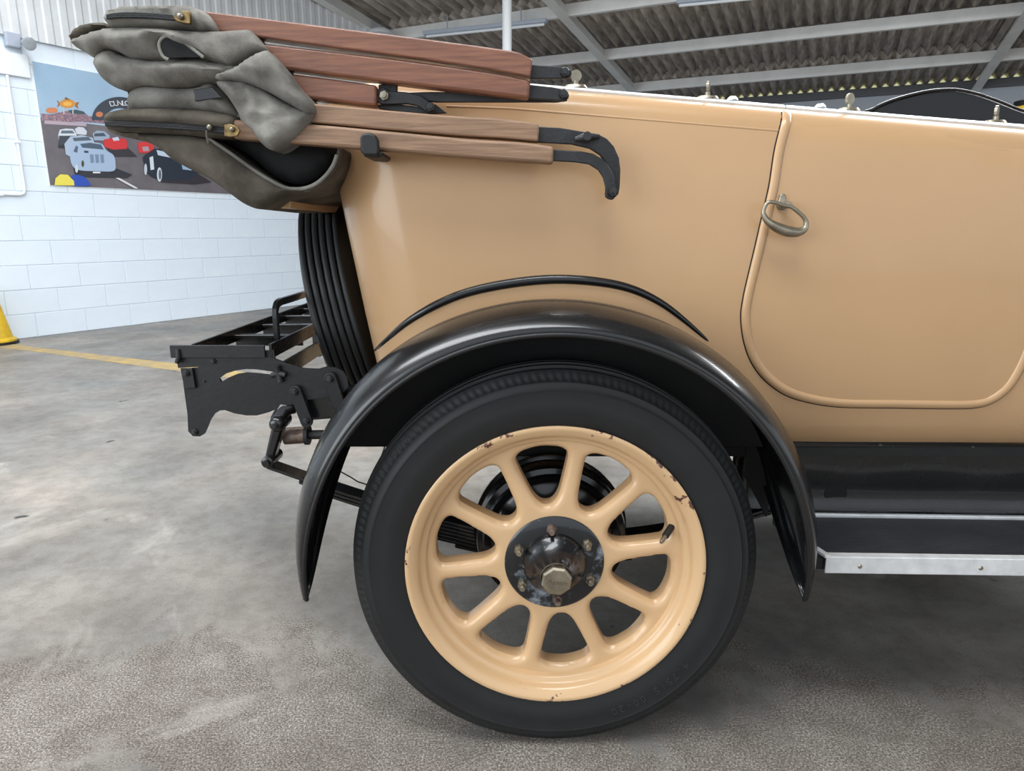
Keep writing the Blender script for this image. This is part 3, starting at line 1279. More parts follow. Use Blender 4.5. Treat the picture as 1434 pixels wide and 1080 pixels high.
q.tube(lp + [lp[0]], rad + [rad[0]], 12, caps=False)
q.build('door_handle', 'nickel', door, smooth=70)

# seam line under the door
q = B()
q.tube([onbody(surf(x, y), 0.0006) for x, y in ((1372, 575), (1366, 590), (1362, 606), (1360, 620))], 0.0009, 5)
part(q, 'panel_seam', 'dark_beam')

# black arch bead above the wing
arc = [(525, 492), (545, 473), (575, 448), (615, 425), (660, 408), (720, 396), (780, 391), (840, 395), (885, 405), (925, 424), (960, 450), (992, 478)]
ap = spline([surf(x, y) for x, y in arc], 6)
q = B()
rr = [0.002 + 0.0075 * math.sin(math.pi * i / (len(ap) - 1)) ** 0.6 for i in range(len(ap))]
q.tube([onbody(p, 0.001) for p in ap], rr, 12)
part(q, 'arch_bead', 'black', smooth=60)

# ---------------------------------------------------------------- wing (rear fender)
sec = [(0.165, 0.444), (0.163, 0.462), (0.145, 0.474), (0.11, 0.483), (0.07, 0.4875), (0.03, 0.4875), (-0.005, 0.482), (-0.035, 0.471), (-0.054, 0.457), (-0.061, 0.444)]
q = B()
A0, A1, NA = -6.0, 186.0, 110
for i in range(NA + 1):
    a = A0 + (A1 - A0) * i / NA
    e0 = min(1.0, (a - A0) / 26.0)
    e1 = min(1.0, (A1 - a) / 34.0)
    k = min(math.sin(e0 * math.pi / 2) ** 0.7, math.sin(e1 * math.pi / 2) ** 0.7)
    k = max(0.03, k)
    grow = 1.0 + 0.012 * math.exp(-((a - 130) / 25) ** 2)
    for y, r_ in sec:
        yy = -0.035 + (y + 0.035) * k
        rr = (0.458 + (r_ - 0.458) * (0.1 + 0.9 * k)) * grow
        q.v.append((WC.x + rr * math.cos(R(a)), yy, WC.z + rr * math.sin(R(a))))
ns = len(sec)
q.f = [(i * ns + j, i * ns + j + 1, (i + 1) * ns + j + 1, (i + 1) * ns + j) for i in range(NA) for j in range(ns - 1)]
lip = [Vector(q.v[i * ns + ns - 1]) for i in range(NA + 1)]
wing = part(q, 'rear_wing', 'black', smooth=70, solid=0.004)
q = B()
q.tube(lip, 0.0042, 8)
o = q.build('rolled_edge', 'black_satin', wing, smooth=60)
# wheel-house panel behind the wheel
pts = [(WC.x + 0.462 * math.cos(R(a)), WC.z + 0.462 * math.sin(R(a))) for a in range(24, 157, 4)]
qq = B()
qq.prism(pts, 0.140, 0.150)
part(qq, 'wheel_house', 'under')
# flange plate of the wing towards the running board
qq = B()
pts = [(WC.x + 0.452 * math.cos(R(a)), WC.z + 0.452 * math.sin(R(a))) for a in range(30, 4, -4)]
pts += [(0.525, 0.41), (0.50, 0.455), (0.472, 0.50), (0.472, 0.60)]
qq.prism(pts, 0.150, 0.158)
part(qq, 'wing_stay', 'under')

# ---------------------------------------------------------------- wheel
wheel = empty('rear_wheel')
wheel.parent = car
wheel.location = WC - car.location


def wp(bld, name, mat, **k):
    return bld.build(name, mat, wheel, **k)


# tyre section: (radius, depth) from rim outwards, near side to far side
TC = 0.052
near = [(0.262, 0.004), (0.272, -0.008), (0.285, -0.0115), (0.300, -0.0165), (0.318, -0.0185), (0.338, -0.0165), (0.3412, -0.0175), (0.3445, -0.0145), (0.352, -0.0125), (0.3545, -0.0125), (0.357, -0.0100)]
shoulder = [(0.3615, -0.0075), (0.3665, -0.0045), (0.3705, -0.0010)]
trd = []
for k_ in range(6):
    y0 = 0.0020 + k_ * 0.0173
    crown = 0.0095 * (1 - ((y0 + 0.007 - TC) / 0.05) ** 2)
    trd += [(0.3715 + crown, y0), (0.3715 + crown, y0 + 0.0120), (0.3655 + crown, y0 + 0.0130), (0.3655 + crown, y0 + 0.0163)]
trd = trd[:-2]
tp = near + shoulder + trd
tp += [(r_, 2 * TC - y) for r_, y in reversed(near + shoulder)]
i0, i1 = len(near), len(near) + 2


def notch(j, k):
    return (-0.0032 if (k % 4 in (0, 1)) and (j in (i0, i0 + 1)) else 0.0)


q = B()
q.lathe(tp, 640, (0, 0, 0), mod=notch)
tyre = wp(q, 'tyre', 'rubber', smooth=32)

q = B()
chars = '4.75/5.00-20'
for i, ch in enumerate(chars):
    a = R(-38 - i * 2.75)
    vs, fs = text_mesh(ch, 0.021, 0.0008)
    rad_v = Vector((math.cos(a), 0, math.sin(a)))
    tan_v = Vector((math.sin(a), 0, -math.cos(a)))
    c = rad_v * 0.318
    q.add([c + tan_v * v.x + rad_v * v.y + Vector((0, -0.0186 - v.z, 0)) for v in vs], fs)
wp(q, 'size_marking', 'lettering')

# rim
q = B()
q.lathe([(0.258, 0.10), (0.250, 0.090), (0.246, 0.045), (0.264, 0.010), (0.273, -0.006), (0.2765, -0.012), (0.2765, -0.0155), (0.2730, -0.0175), (0.2680, -0.0160), (0.2600, -0.0105),
         (0.2555, -0.0070), (0.2535, -0.0020), (0.2515, 0.0040), (0.2480, 0.0085), (0.2440, 0.0095), (0.2415, 0.0120), (0.2400, 0.0190), (0.2385, 0.0240), (0.2360, 0.0280), (0.2340, 0.05)], 120, (0, 0, 0))
wp(q, 'rim', 'rim', smooth=60)

# pressed disc with ten windows


def window(a):
    pts = []
    ro, ri = 0.2265, 0.1130
    ho, hi = 0.0495, 0.0215
    k = 0.0
    raw = [(ro - 0.0035, -0.026), (ro, 0.0), (ro - 0.0035, 0.026), (ro - 0.0090, 0.0405), (ro - 0.0190, ho - 0.0010), (ro - 0.0330, ho - 0.0035), (0.168, 0.0375), (ri + 0.024, hi + 0.0045), (ri + 0.010, hi - 0.0035), (ri + 0.002, hi - 0.0125),
           (ri, 0.0), (ri + 0.002, -hi + 0.0125), (ri + 0.010, -hi + 0.0035), (ri + 0.024, -hi - 0.0045), (0.168, -0.0375), (ro - 0.0330, -ho + 0.0035), (ro - 0.0190, -ho + 0.0010), (ro - 0.0090, -0.0405)]
    ca, sa = math.cos(a), math.sin(a)
    lp = [Vector((r_ * ca - t * sa, r_ * sa + t * ca, 0)) for r_, t in raw]
    return [Vector((p.x, p.y)) for p in spline(lp, 3, True)]


wins = [window(R(97 + 36 * k)) for k in range(10)]
outer = [Vector((0.2400 * math.cos(2 * math.pi * i / 120), 0.2400 * math.sin(2 * math.pi * i / 120))) for i in range(120)]
innr = [Vector((0.070 * math.cos(2 * math.pi * i / 48), 0.070 * math.sin(2 * math.pi * i / 48))) for i in range(48)]
v2, d2_, f2, nb = cdt([outer] + wins + [innr], 0.0048)
hole_segs = [(w_[i], w_[(i + 1) % len(w_)]) for w_ in wins for i in range(len(w_))]


def wdist(p):
    return min(segdist(p, a_, b_) for a_, b_ in hole_segs if (a_ - p).length < 0.05) if any((a_ - p).length < 0.05 for a_, b_ in hole_segs) else 0.05


def dbase(rr):
    return 0.034 - 0.004 * max(0.0, min(1.0, (0.22 - rr) / 0.10))


q = B()
vy = []
for p in v2:
    rr = p.length
    base = dbase(rr)
    d = min(1.0, wdist(p) / 0.0150)
    base -= 0.012 * math.sqrt(max(0, 1 - (1 - d) ** 2))
    vy.append(base)
q.add([(p.x, y, p.y) for p, y in zip(v2, vy)], f2)
# turned-in walls of the windows
for w_ in wins:
    k = len(w_)
    ys = []
    for p in w_:
        rr = p.length
        ys.append(dbase(rr))
    q.add([(p.x, y, p.y) for p, y in zip(w_, ys)] + [(p.x * 1.0, y + 0.028, p.y) for p, y in zip(w_, ys)], [(i, (i + 1) % k, (i + 1) % k + k, i + k) for i in range(k)])
wp(q, 'spoked_disc', 'rim', smooth=60)

# hub flange, dome and cap
q = B()
q.lathe([(0.0001, 0.013), (0.050, 0.013), (0.089, 0.013), (0.0935, 0.016), (0.0935, 0.04)], 64, (0, 0, 0))
wp(q, 'hub_flange', 'hub', smooth=40)
q = B()
q.lathe([(0.0605, 0.013), (0.0598, 0.009), (0.057, 0.004), (0.050, -0.003), (0.042, -0.011), (0.036, -0.023), (0.032, -0.031), (0.029, -0.040), (0.0001, -0.040)], 64, (0, 0, 0))
wp(q, 'hub_dome', 'hub', smooth=50)
q = B()
q.lathe([(0.0285, -0.036), (0.0290, -0.042), (0.0285, -0.045)], 32, (0, 0, 0))
q.lathe([(0.0280, -0.042), (0.0280, -0.054), (0.0245, -0.0575), (0.0001, -0.058)], 8, (0, 0, 0), phase=0.25)
wp(q, 'hub_cap', 'nickel', smooth=30)
vs, fs = text_mesh('Austin', 0.014, 0.0004, 0.3)
q = B()
ca, sa = math.cos(R(-8)), math.sin(R(-8))
q.add([(v.x * ca - v.y * sa, -0.0583 - v.z, v.x * sa + v.y * ca) for v in vs], fs)
wp(q, 'cap_script', 'engrave')
for k in range(6):
    a = R(95 + 60 * k)
    c = Vector((0.0735 * math.cos(a), 0.013, 0.0715 * math.sin(a)))
    q = hexnut(c, 0.0095, 0.011)
    q.tube([c + Vector((0, -0.009, 0)), c + Vector((0, -0.021, 0)), c + Vector((0, -0.023, 0))], [0.0058, 0.0058, 0.0045], 12)
    wp(q, 'wheel_nut', 'nickel' if k % 3 else 'silver', smooth=35)
# valve
q = B()
va, vb = Vector((0.226, 0.035, 0.072)), Vector((0.196, -0.004, 0.054))
q.tube([va, va.lerp(vb, 0.75)], 0.0065, 12)
vv = wp(q, 'valve_stem', 'rubber', smooth=40)
q = B()
q.tube([va.lerp(vb, 0.72), va.lerp(vb, 1.0), va.lerp(vb, 1.1)], [0.0042, 0.0042, 0.003], 10)
q.build('valve_cap', 'nickel', wheel, smooth=40)

# ---------------------------------------------------------------- running gear behind the wheel
DC = Vector((WC.x, 0, WC.z))
q = B()
q.lathe([(0.0001, 0.075), (0.075, 0.075), (0.085, 0.10), (0.118, 0.105), (0.124, 0.110), (0.136, 0.108), (0.140, 0.115), (0.150, 0.118), (0.153, 0.125), (0.153, 0.165), (0.160, 0.168), (0.160, 0.176), (0.0001, 0.178)], 64, DC)
part(q, 'brake_drum', 'black', smooth=40)
q = B()
q.tube([(DC.x, 0.17, DC.z), (DC.x, 0.45, DC.z), (DC.x, 0.62, DC.z), (DC.x, 0.70, DC.z), (DC.x, 0.86, DC.z), (DC.x, 0.94, DC.z), (DC.x, 1.1, DC.z), (DC.x, 1.39, DC.z)], [0.042, 0.045, 0.06, 0.13, 0.13, 0.06, 0.045, 0.042], 20)
part(q, 'rear_axle', 'under', smooth=50)
spring = empty('leaf_spring')
cp(spring)
eye = P(378, 648, 0.235)
mid = Vector((WC.x, 0.235, WC.z - 0.055))
fr = Vector((0.62, 0.235, 0.42))
for k in range(7):
    t0 = min(0.9, 0.11 * k)
    pts = []
    for i in range(25):
        t = -1 + 2 * i / 24
        t *= (1 - t0)
        if t < 0:
            p = mid.lerp(eye, -t)
            p.z += -0.035 * math.sin(math.pi * -t) * 0.5
        else:
            p = mid.lerp(fr, t)
            p.z += -0.02 * math.sin(math.pi * t)
        pts.append(p + Vector((0, 0, -0.0085 * k)))
    q = B()
    vs = []
    for p in pts:
        vs += [p + Vector((0, -0.022, 0)), p + Vector((0, 0.022, 0)), p + Vector((0, 0.022, -0.0065)), p + Vector((0, -0.022, -0.0065))]
    fs = [(i * 4 + j, i * 4 + (j + 1) % 4, (i + 1) * 4 + (j + 1) % 4, (i + 1) * 4 + j) for i in range(24) for j in range(4)] + [(0, 1, 2, 3), (99, 98, 97, 96)]
    q.add(vs, fs)
    o = q.build('leaf', 'black', spring, bevel=0.001)
for xx in (-0.045, 0.045):
    q = B()
    q.tube([(mid.x + xx, 0.205, mid.z - 0.07), (mid.x + xx, 0.205, mid.z + 0.10), (mid.x + xx, 0.265, mid.z + 0.10), (mid.x + xx, 0.265, mid.z - 0.07)], 0.007, 8)
    q.build('u_bolt', 'iron', spring)

# rear frame end and shackle
q = B()
q.bar(P(432, 566, 0.255), P(540, 545, 0.255) + Vector((0.25, 0, 0)), 0.05, 0.062)
part(q, 'frame_end', 'black', bevel=0.006)
q = B()
q.bar((-0.22, 0.255, 0.665), (0.45, 0.255, 0.655), 0.05, 0.07)
part(q, 'side_member', 'under', bevel=0.006)


def plate_px(name, pts, y0, th, mat, parent=None, bev=0.0015, curve=0):
    w = px(pts, y0)
    if curve:
        w = [(a.x, a.y) for a in spline([(x, z, 0) for x, z in w], curve, True)]
    q = B()
    q.prism(w, y0, y0 + th)
    if parent is None:
        return part(q, name, mat, bevel=bev, smooth=30)
    return q.build(name, mat, parent, bevel=bev, smooth=30)


def link_outline(a, b_, r0, r1, n=8):
    a, b_ = Vector(a), Vector(b_)
    d = math.atan2(b_.y - a.y, b_.x - a.x)
    return [(a.x + r0 * math.cos(d + math.pi / 2 + math.pi * i / n), a.y + r0 * math.sin(d + math.pi / 2 + math.pi * i / n)) for i in range(n + 1)] + \
           [(b_.x + r1 * math.cos(d - math.pi / 2 + math.pi * i / n), b_.y + r1 * math.sin(d - math.pi / 2 + math.pi * i / n)) for i in range(n + 1)]


rack = empty('luggage_rack')
cp(rack)
YR = 0.215
fish = [(254, 517), (276, 515), (287, 507), (305, 500), (330, 496.5), (356, 497), (380, 501), (402, 509), (425, 516), (445, 517), (456, 514), (470, 515), (480, 520), (486, 530), (488, 542), (478, 552), (456, 556), (432, 560),
        (412, 566), (395, 570), (378, 577), (360, 582), (345, 582), (328, 579), (315, 574.5), (308, 575), (300, 580), (294, 589), (290, 599), (286, 608), (280, 611.5), (270, 611), (263.5, 604), (262.5, 580), (258, 548)]
lp = [Vector(c_) for c_ in px(fish, YR)]
slot = [(307, 530), (316, 523.5), (330, 519), (345, 517), (360, 517.5), (384, 521), (383, 526), (360, 523), (345, 522), (332, 524), (320, 529), (310, 535)]
sl = [Vector(c_) for c_ in px(slot, YR)]
v2, d2_, f2, nb = cdt([lp, sl], 0.02)
q = B()
k = len(v2)
q.add([(p.x, YR, p.y) for p in v2] + [(p.x, YR + 0.006, p.y) for p in v2], list(f2) + [tuple(reversed([i + k for i in t])) for t in f2])
for ring in (lp, sl):
    m = len(ring)
    q.add([(p.x, YR, p.y) for p in ring] + [(p.x, YR + 0.006, p.y) for p in ring], [(i, (i + 1) % m, (i + 1) % m + m, i + m) for i in range(m)])
side_plate = q.build('side_plate', 'black_satin', rack)
# same plate on the far side
o = side_plate.copy()
COL.objects.link(o)
o.parent = rack
FARY = 1.13
o.location = (0, FARY - YR, 0)
# short upright strap and bolts on the plate
plate_px('hinge_strap', [(252, 516), (269, 516), (274, 544), (258, 545)], YR - 0.007, 0.006, 'black_satin', rack)
bolt(rack, P(261, 523, YR - 0.007), 0.007, 0.004)
bolt(rack, P(273, 605, YR), 0.007, 0.004)
bolt(rack, P(286, 534, YR), 0.003, 0.002)
q = B()
wn = P(390, 523, YR - 0.004)
q.tube([wn + Vector((-0.002, -0.004, 0.016)), wn, wn + Vector((0.004, -0.004, -0.018))], [0.006, 0.0075, 0.006], 8)
q.tube([wn + Vector((-0.014, -0.004, -0.004)), wn, wn + Vector((0.016, -0.004, -0.003))], [0.005, 0.0075, 0.005], 8)
q.build('wing_nut', 'iron', rack, smooth=60)
# frame of the folding grid
za = P(245, 492, YR).z
xl, xr_ = P(240, 492, YR).x, P(372, 492, YR).x
q = B()
q.bar((xl, YR - 0.003, za), (xr_, YR - 0.003, za), 0.006, 0.026)
q.build('end_bar', 'black_satin', rack, bevel=0.001)
zb = P(250, 507, YR).z
q = B()
q.bar((xl + 0.008, YR + 0.004, zb), (P(385, 507, YR).x, YR + 0.004, zb + 0.012), 0.006, 0.026)
q.build('end_bar', 'black_satin', rack, bevel=0.001)
bolt(rack, P(299, 506, YR), 0.006, 0.003)
q = B()
q.tube([P(249, 489, YR - 0.006), P(250, 500, YR - 0.008), P(248, 508, YR - 0.006)], 0.005, 8)
q.build('latch', 'iron', rack, smooth=60)
for xx in (xl + 0.045, xr_ + 0.01):
    q = B()
    q.bar((xx, YR, za), (xx, FARY, za), 0.006, 0.03)
    q.build('long_bar', 'black', rack, bevel=0.001)
for yy in (0.42, 0.60, 0.78, 0.96, FARY):
    q = B()
    q.bar((xl + 0.045, yy, za), (xr_ + 0.01, yy, za), 0.024, 0.006)
    q.build('slat', 'black', rack, bevel=0.001)
    q = B()
    q.bar((xl + 0.045, yy + 0.012, za - 0.012), (xr_ + 0.01, yy + 0.012, za - 0.012), 0.004, 0.026)
    q.build('slat', 'black', rack)
xs = P(388, 470, YR + 0.08).x
q = B()
zt = P(388, 424, YR + 0.10).z
pts = spline([(xs, YR + 0.08, za - 0.02), (xs, YR + 0.08, zt - 0.03), (xs, YR + 0.085, zt - 0.01), (xs, YR + 0.11, zt), (xs, YR + 0.2, zt), (xs, FARY - 0.12, zt), (xs, FARY - 0.085, zt - 0.01), (xs, FARY - 0.08, zt - 0.03), (xs, FARY - 0.08, za - 0.02)], 4)
vs = []
for i, p in enumerate(pts):
    t = (pts[min(i + 1, len(pts) - 1)] - pts[max(i - 1, 0)]).normalized()
    nrm = Vector((1, 0, 0)).cross(t)
    for a, c_ in ((-1, -1), (1, -1), (1, 1), (-1, 1)):
        vs.append(p + Vector((0.0045 * a, 0, 0)) + nrm * (0.0075 * c_))
m = len(pts)
q.add(vs, [(i * 4 + j, i * 4 + (j + 1) % 4, (i + 1) * 4 + (j + 1) % 4, (i + 1) * 4 + j) for i in range(m - 1) for j in range(4)] + [(3, 2, 1, 0), tuple(4 * (m - 1) + j for j in range(4))])
q.build('stop_hoop', 'black', rack, smooth=50)
q = B()
q.bar((P(410, 500, YR + 0.12).x, YR + 0.02, za - 0.05), (P(410, 500, YR + 0.12).x, FARY, za - 0.05), 0.008, 0.035)
q.build('cross_bar', 'black', rack, bevel=0.001)

shackle = empty('spring_shackle')
cp(shackle)
plate_px('link_plate', link_outline((413, 549), (429, 591), 8.5, 8.5), YR - 0.012, 0.008, 'black_satin', shackle)
plate_px('link_plate', link_outline((462, 531), (474, 566), 9, 9), YR - 0.010, 0.008, 'black_satin', shackle)
for x_, y_, yy in ((413, 549, YR - 0.012), (429, 590, YR - 0.012), (462, 531, YR - 0.010)):
    bolt(shackle, P(x_, y_, yy), 0.0075, 0.005)
q = B()
q.tube([P(411, 569, 0.235), P(398, 573, 0.225), P(389, 588, 0.215), P(387, 596, 0.21)], [0.016, 0.017, 0.016, 0.014], 14)
q.build('knuckle', 'black', shackle, smooth=60)
q = B()
e1 = P(387, 595, 0.19)
q.lathe([(0.0001, -0.006), (0.010, -0.005), (0.0155, 0.0), (0.0165, 0.01), (0.0165, 0.05), (0.0001, 0.05)], 20, e1)
q.build('upper_eye', 'black', shackle, smooth=45)
bolt(shackle, e1 + Vector((0, -0.005, 0)), 0.007, 0.006)
plate_px('shackle_arm', link_outline((387, 602), (377, 640), 8.0, 6.5), 0.195, 0.030, 'black', shackle, 0.005)
q = B()
e2 = P(374, 648, 0.185)
q.lathe([(0.0001, -0.010), (0.007, -0.010), (0.008, -0.002), (0.0125, 0.0), (0.0135, 0.008), (0.0135, 0.06), (0.0001, 0.06)], 18, e2)
q.build('lower_eye', 'black', shackle, smooth=45)
q = B()
a_, b_ = P(399, 611, 0.25), P(428, 609, 0.25)
q.tube([a_, b_], 0.0185, 20)
q.build('oiler_cup', 'silver', shackle, smooth=40)
q = B()
q.tube([b_, b_ + Vector((0.008, 0, 0))], 0.022, 20)
q.tube([b_ + Vector((0.008, 0, 0)), b_ + Vector((0.06, 0.0, 0.001))], 0.010, 12)
q.build('oiler_collar', 'iron', shackle, smooth=40)
# thin cable hanging behind the wing
q = B()
q.tube(spline([P(476, 660, 0.26), P(492, 669, 0.26), P(505, 676, 0.26), P(520, 674, 0.26), P(538, 628, 0.27), P(543, 610, 0.3)], 5), 0.0016, 6)
part(q, 'cable', 'under', smooth=60)

# ---------------------------------------------------------------- spare wheel at the back
spare = empty('spare_wheel')
cp(spare)
q = B()
sp = [(0.262, -0.05), (0.285, -0.060), (0.315, -0.066), (0.340, -0.060), (0.356, -0.053)]
for k_ in range(6):
    y0 = -0.050 + k_ * 0.0172
    sp += [(0.366, y0), (0.368, y0 + 0.003), (0.368, y0 + 0.010), (0.366, y0 + 0.0125), (0.359, y0 + 0.0135), (0.359, y0 + 0.0160)]
sp = sp[:-2] + [(0.356, 0.053), (0.340, 0.060), (0.315, 0.066), (0.285, 0.060), (0.262, 0.05)]


def wav(j, k):
    return 0.0


q.lathe(sp, 200, (0, 0, 0))
# zig-zag the grooves
nsp = len(sp)
vv2 = []
for i, (x, y, z) in enumerate(q.v):
    k = i // nsp
    if abs(y) < 0.0525:
        y += 0.00015 * (1 if k % 4 < 2 else -1)
    vv2.append((x, y, z))
q.v = vv2
st = q.build('tyre', 'rubber', spare, smooth=40)
q = B()
q.lathe([(0.262, -0.045), (0.25, -0.04), (0.245, 0.0), (0.25, 0.04), (0.20, 0.03), (0.09, 0.02), (0.08, 0.04), (0.0001, 0.045)], 64, (0, 0, 0))
sr = q.build('rim', 'rim', spare, smooth=40)
spare.rotation_mode = 'XYZ'
spare.location = (-0.405, YC, 0.752)
spare.rotation_euler = (0, R(-14), R(-90))
rotm = Matrix.Rotation(R(-14), 4, 'Y') @ Matrix.Rotation(R(90), 4, 'Z')
spare.rotation_euler = rotm.to_euler()
q = B()
q.bar((-0.40, YC, 0.752), (-0.30, YC, 0.74), 0.16, 0.16)
part(q, 'spare_mount', 'black', bevel=0.01)
q = B()
q.bar((-0.33, 0.26, 0.60), (-0.33, 1.3, 0.60), 0.05, 0.06)
part(q, 'rear_cross_member', 'under', bevel=0.006)

# ---------------------------------------------------------------- valance and running board
q = B()
vp = [(0.225, 0.562), (0.206, 0.560), (0.202, 0.554), (0.203, 0.546), (0.214, 0.540), (0.218, 0.51), (0.221, 0.455), (0.222, 0.43), (0.216, 0.412), (0.214, 0.402), (0.221, 0.394), (0.226, 0.386)]
X0, X1 = 0.47, 2.1
m = 40
for i in range(m + 1):
    x = X0 + (X1 - X0) * i / m
    drop = -0.024 * (x - 0.6)
    for y, z in vp:
        q.v.append((x, y + 0.001 * math.sin(x * 23) * (1 if z < 0.5 else 0), z + drop * (1 if z > 0.5 else 0.5)))
k = len(vp)
q.f = [(i * k + j, i * k + j + 1, (i + 1) * k + j + 1, (i + 1) * k + j) for i in range(m) for j in range(k - 1)]
valance = part(q, 'valance', 'black', smooth=40, solid=0.003)
# flat near-black disc, painting the shade of a hole
hc = P(1172, 693, 0.214)
q = B()
hc.y = 0.2188
q.lathe([(0.0245, 0.004), (0.0240, 0.0), (0.0001, 0.0006)], 28, hc)
o = q.build('hole_shade', 'joint_shade', valance, smooth=40)
for xp_ in (1232, 1362, 1500):
    c = P(xp_, 623, 0.203)
    c.z = 0.552 - 0.024 * (c.x - 0.6)
    c.y = 0.2035
    q = B()
    q.lathe([(0.0001, -0.004), (0.004, -0.003), (0.006, 0.0)], 12, c)
    q.build('screw', 'black', valance, smooth=40)

rb = empty('running_board')
cp(rb)
zB = 0.385
q = B()


def rbz(x):
    return zB - 0.015 * (x - 0.6)


def slab(q, x0, x1, y0, y1, z0, z1, xs0=0.0):
    """board length that follows the slight fall to the front; near corner cut back by xs0"""
    q.add([(x0 + xs0, y0, rbz(x0) + z0), (x1, y0, rbz(x1) + z0), (x1, y1, rbz(x1) + z0), (x0, y1, rbz(x0) + z0),
           (x0 + xs0, y0, rbz(x0) + z1), (x1, y0, rbz(x1) + z1), (x1, y1, rbz(x1) + z1), (x0, y1, rbz(x0) + z1)],
          [(3, 2, 1, 0), (4, 5, 6, 7), (0, 1, 5, 4), (1, 2, 6, 5), (2, 3, 7, 6), (3, 0, 4, 7)])


XA = P(1157, 783, 0.018).x
slab(q, XA - 0.02, 2.1, 0.026, 0.23, -0.026, -0.003)
q.build('board', 'under', rb)
q = B()
yy = 0.038
while yy < 0.206:
    slab(q, XA - 0.015, 2.1, yy, yy + 0.0042, -0.004, 0.0012)
    yy += 0.0068
slab(q, XA - 0.015, 2.1, 0.034, 0.212, -0.006, -0.0015)
o = q.build('ribbed_mat', 'mat', rb)
q = B()
pr = [(0.017, -0.030), (0.017, 0.0045), (0.036, 0.0045), (0.036, -0.002), (0.021, -0.002), (0.021, -0.030)]
for x in (XA, 2.1):
    q.v += [(x, y, rbz(x) + z) for y, z in pr]
q.f = [(i, (i + 1) % 6, (i + 1) % 6 + 6, i + 6) for i in range(6)] + [(5, 4, 1, 0), (4, 3, 2, 1), (6, 7, 10, 11), (7, 8, 9, 10)]
q.build('edge_trim', 'alu', rb, bevel=0.0015)
q = B()
slab(q, XA - 0.015, 2.1, 0.210, 0.222, -0.003, 0.006)
q.build('inner_trim', 'alu', rb, bevel=0.0015)
q = B()
q.bar((XA + 0.004, 0.020, zB + 0.003), (XA - 0.018, 0.11, zB + 0.003), 0.012, 0.006)
q.build('end_trim', 'alu', rb, bevel=0.001)
for xp_ in (1204, 1373, 1600):
    c = P(xp_, 797 if xp_ < 1300 else 801, 0.017)
    c.z = rbz(c.x) - 0.015
    q = B()
    q.lathe([(0.0001, -0.002), (0.003, -0.0018), (0.0045, 0.0)], 12, c)
    q.build('screw', 'nickel', rb, smooth=40)

# ---------------------------------------------------------------- front seat back
seat = empty('front_seat')
cp(seat)
so = [(1205, 170), (1222, 153), (1245, 142), (1275, 133), (1305, 127), (1335, 125.5), (1362, 130), (1390, 139), (1420, 151), (1445, 162), (1460, 190), (1440, 260), (1230, 260)]
w = px(so, 0.62)
q = B()
q.prism([(a.x, a.y) for a in spline([(x, z, 0) for x, z in w], 4, True)], 0.62, 0.69)
q.build('seat_back', 'leather', seat, bevel=0.006, smooth=40)
pp = [Vector((a.x, 0.618, a.y)) for a in spline([(x, z, 0) for x, z in w], 4, True)][:48]
q = B()
q.tube([p for p in pp if p.z > 1.1], 0.0035, 8)
q.build('piping', 'black', seat, smooth=60)

# ---------------------------------------------------------------- folded hood: wooden sticks
sticks = empty('hood_frame')
cp(sticks)


def stick(up_, low, y0, th, mat, name='hood_stick'):
    a = px(up_, y0)
    c_ = px(low, y0)
    u_ = spline([(x, z, 0) for x, z in a], 6)
    l_ = spline([(x, z, 0) for x, z in c_], 6)
    pts = [(p.x, p.y) for p in u_] + [(p.x, p.y) for p in reversed(l_)]
    q = B()
    q.prism(pts, y0, y0 + th)
    return q.build(name, mat, sticks, bevel=0.005, seg=3, smooth=40)


stick([(250, 12), (300, 17), (450, 36), (600, 55), (690, 67), (725, 73), (746, 83)], [(250, 38), (300, 43), (450, 64), (600, 84), (690, 98), (743, 108)], 0.095, 0.034, 'wood_red')
stick([(330, 56), (400, 64), (560, 83), (690, 101), (743, 112)], [(330, 88), (400, 97), (560, 117), (690, 132), (741, 138)], 0.099, 0.034, 'wood_red')
stick([(380, 100), (440, 107), (527, 119)], [(380, 132), (440, 139), (527, 149)], 0.105, 0.034, 'wood_red')
stick([(400, 141), (440, 145), (620, 161), (700, 166), (755, 173)], [(400, 169), (440, 172), (620, 188), (700, 193), (754, 198)], 0.092, 0.036, 'wood_pale')
stick([(326, 167), (440, 174), (640, 193), (730, 199), (776, 205)], [(326, 194), (440, 203), (520, 209), (640, 219), (730, 226), (775, 229)], 0.084, 0.036, 'wood_pale')


def iron(name, pts, y0, th, curve=0):
    return plate_px(name, pts, y0, th, 'iron', sticks, 0.0015, curve)


# upper tongues
iron('tongue', [(740, 90), (782, 93)] + link_outline((760, 99), (793, 101.5), 10, 8)[9:] + [(780, 110), (740, 110)], 0.108, 0.008)
iron('tongue', [(738, 118), (775, 122)] + link_outline((760, 130), (789, 133.5), 10, 8)[9:] + [(770, 140), (738, 138)], 0.112, 0.008)
bolt(sticks, P(791, 101.5, 0.108), 0.0085, 0.007, 'black')
bolt(sticks, P(789, 132, 0.112), 0.0085, 0.007, 'black')
# long dark strut and the short curved link under it
iron('strut', [(555, 130), (600, 128.5), (660, 129), (720, 134), (790, 137), (795, 141), (780, 143), (700, 143), (610, 143), (575, 139)], 0.126, 0.008)
iron('curved_link', link_outline((537, 134), (537.1, 134), 12, 12)[:9] + [(545, 127), (570, 129), (590, 134), (606, 146), (611, 154), (606, 158), (598, 157), (585, 148), (570, 145), (545, 146)], 0.116, 0.010)
iron('lower_link', [(530, 146), (560, 146), (585, 149), (610, 146), (626, 158), (600, 160), (560, 157), (530, 152)], 0.128, 0.008)
iron('hinge_block', [(530, 118), (556, 118), (556, 130), (530, 130)], 0.124, 0.012)
bolt(sticks, P(538, 134, 0.116), 0.009, 0.005, 'nickel')
bolt(sticks, P(603, 150, 0.116), 0.0085, 0.007, 'black')
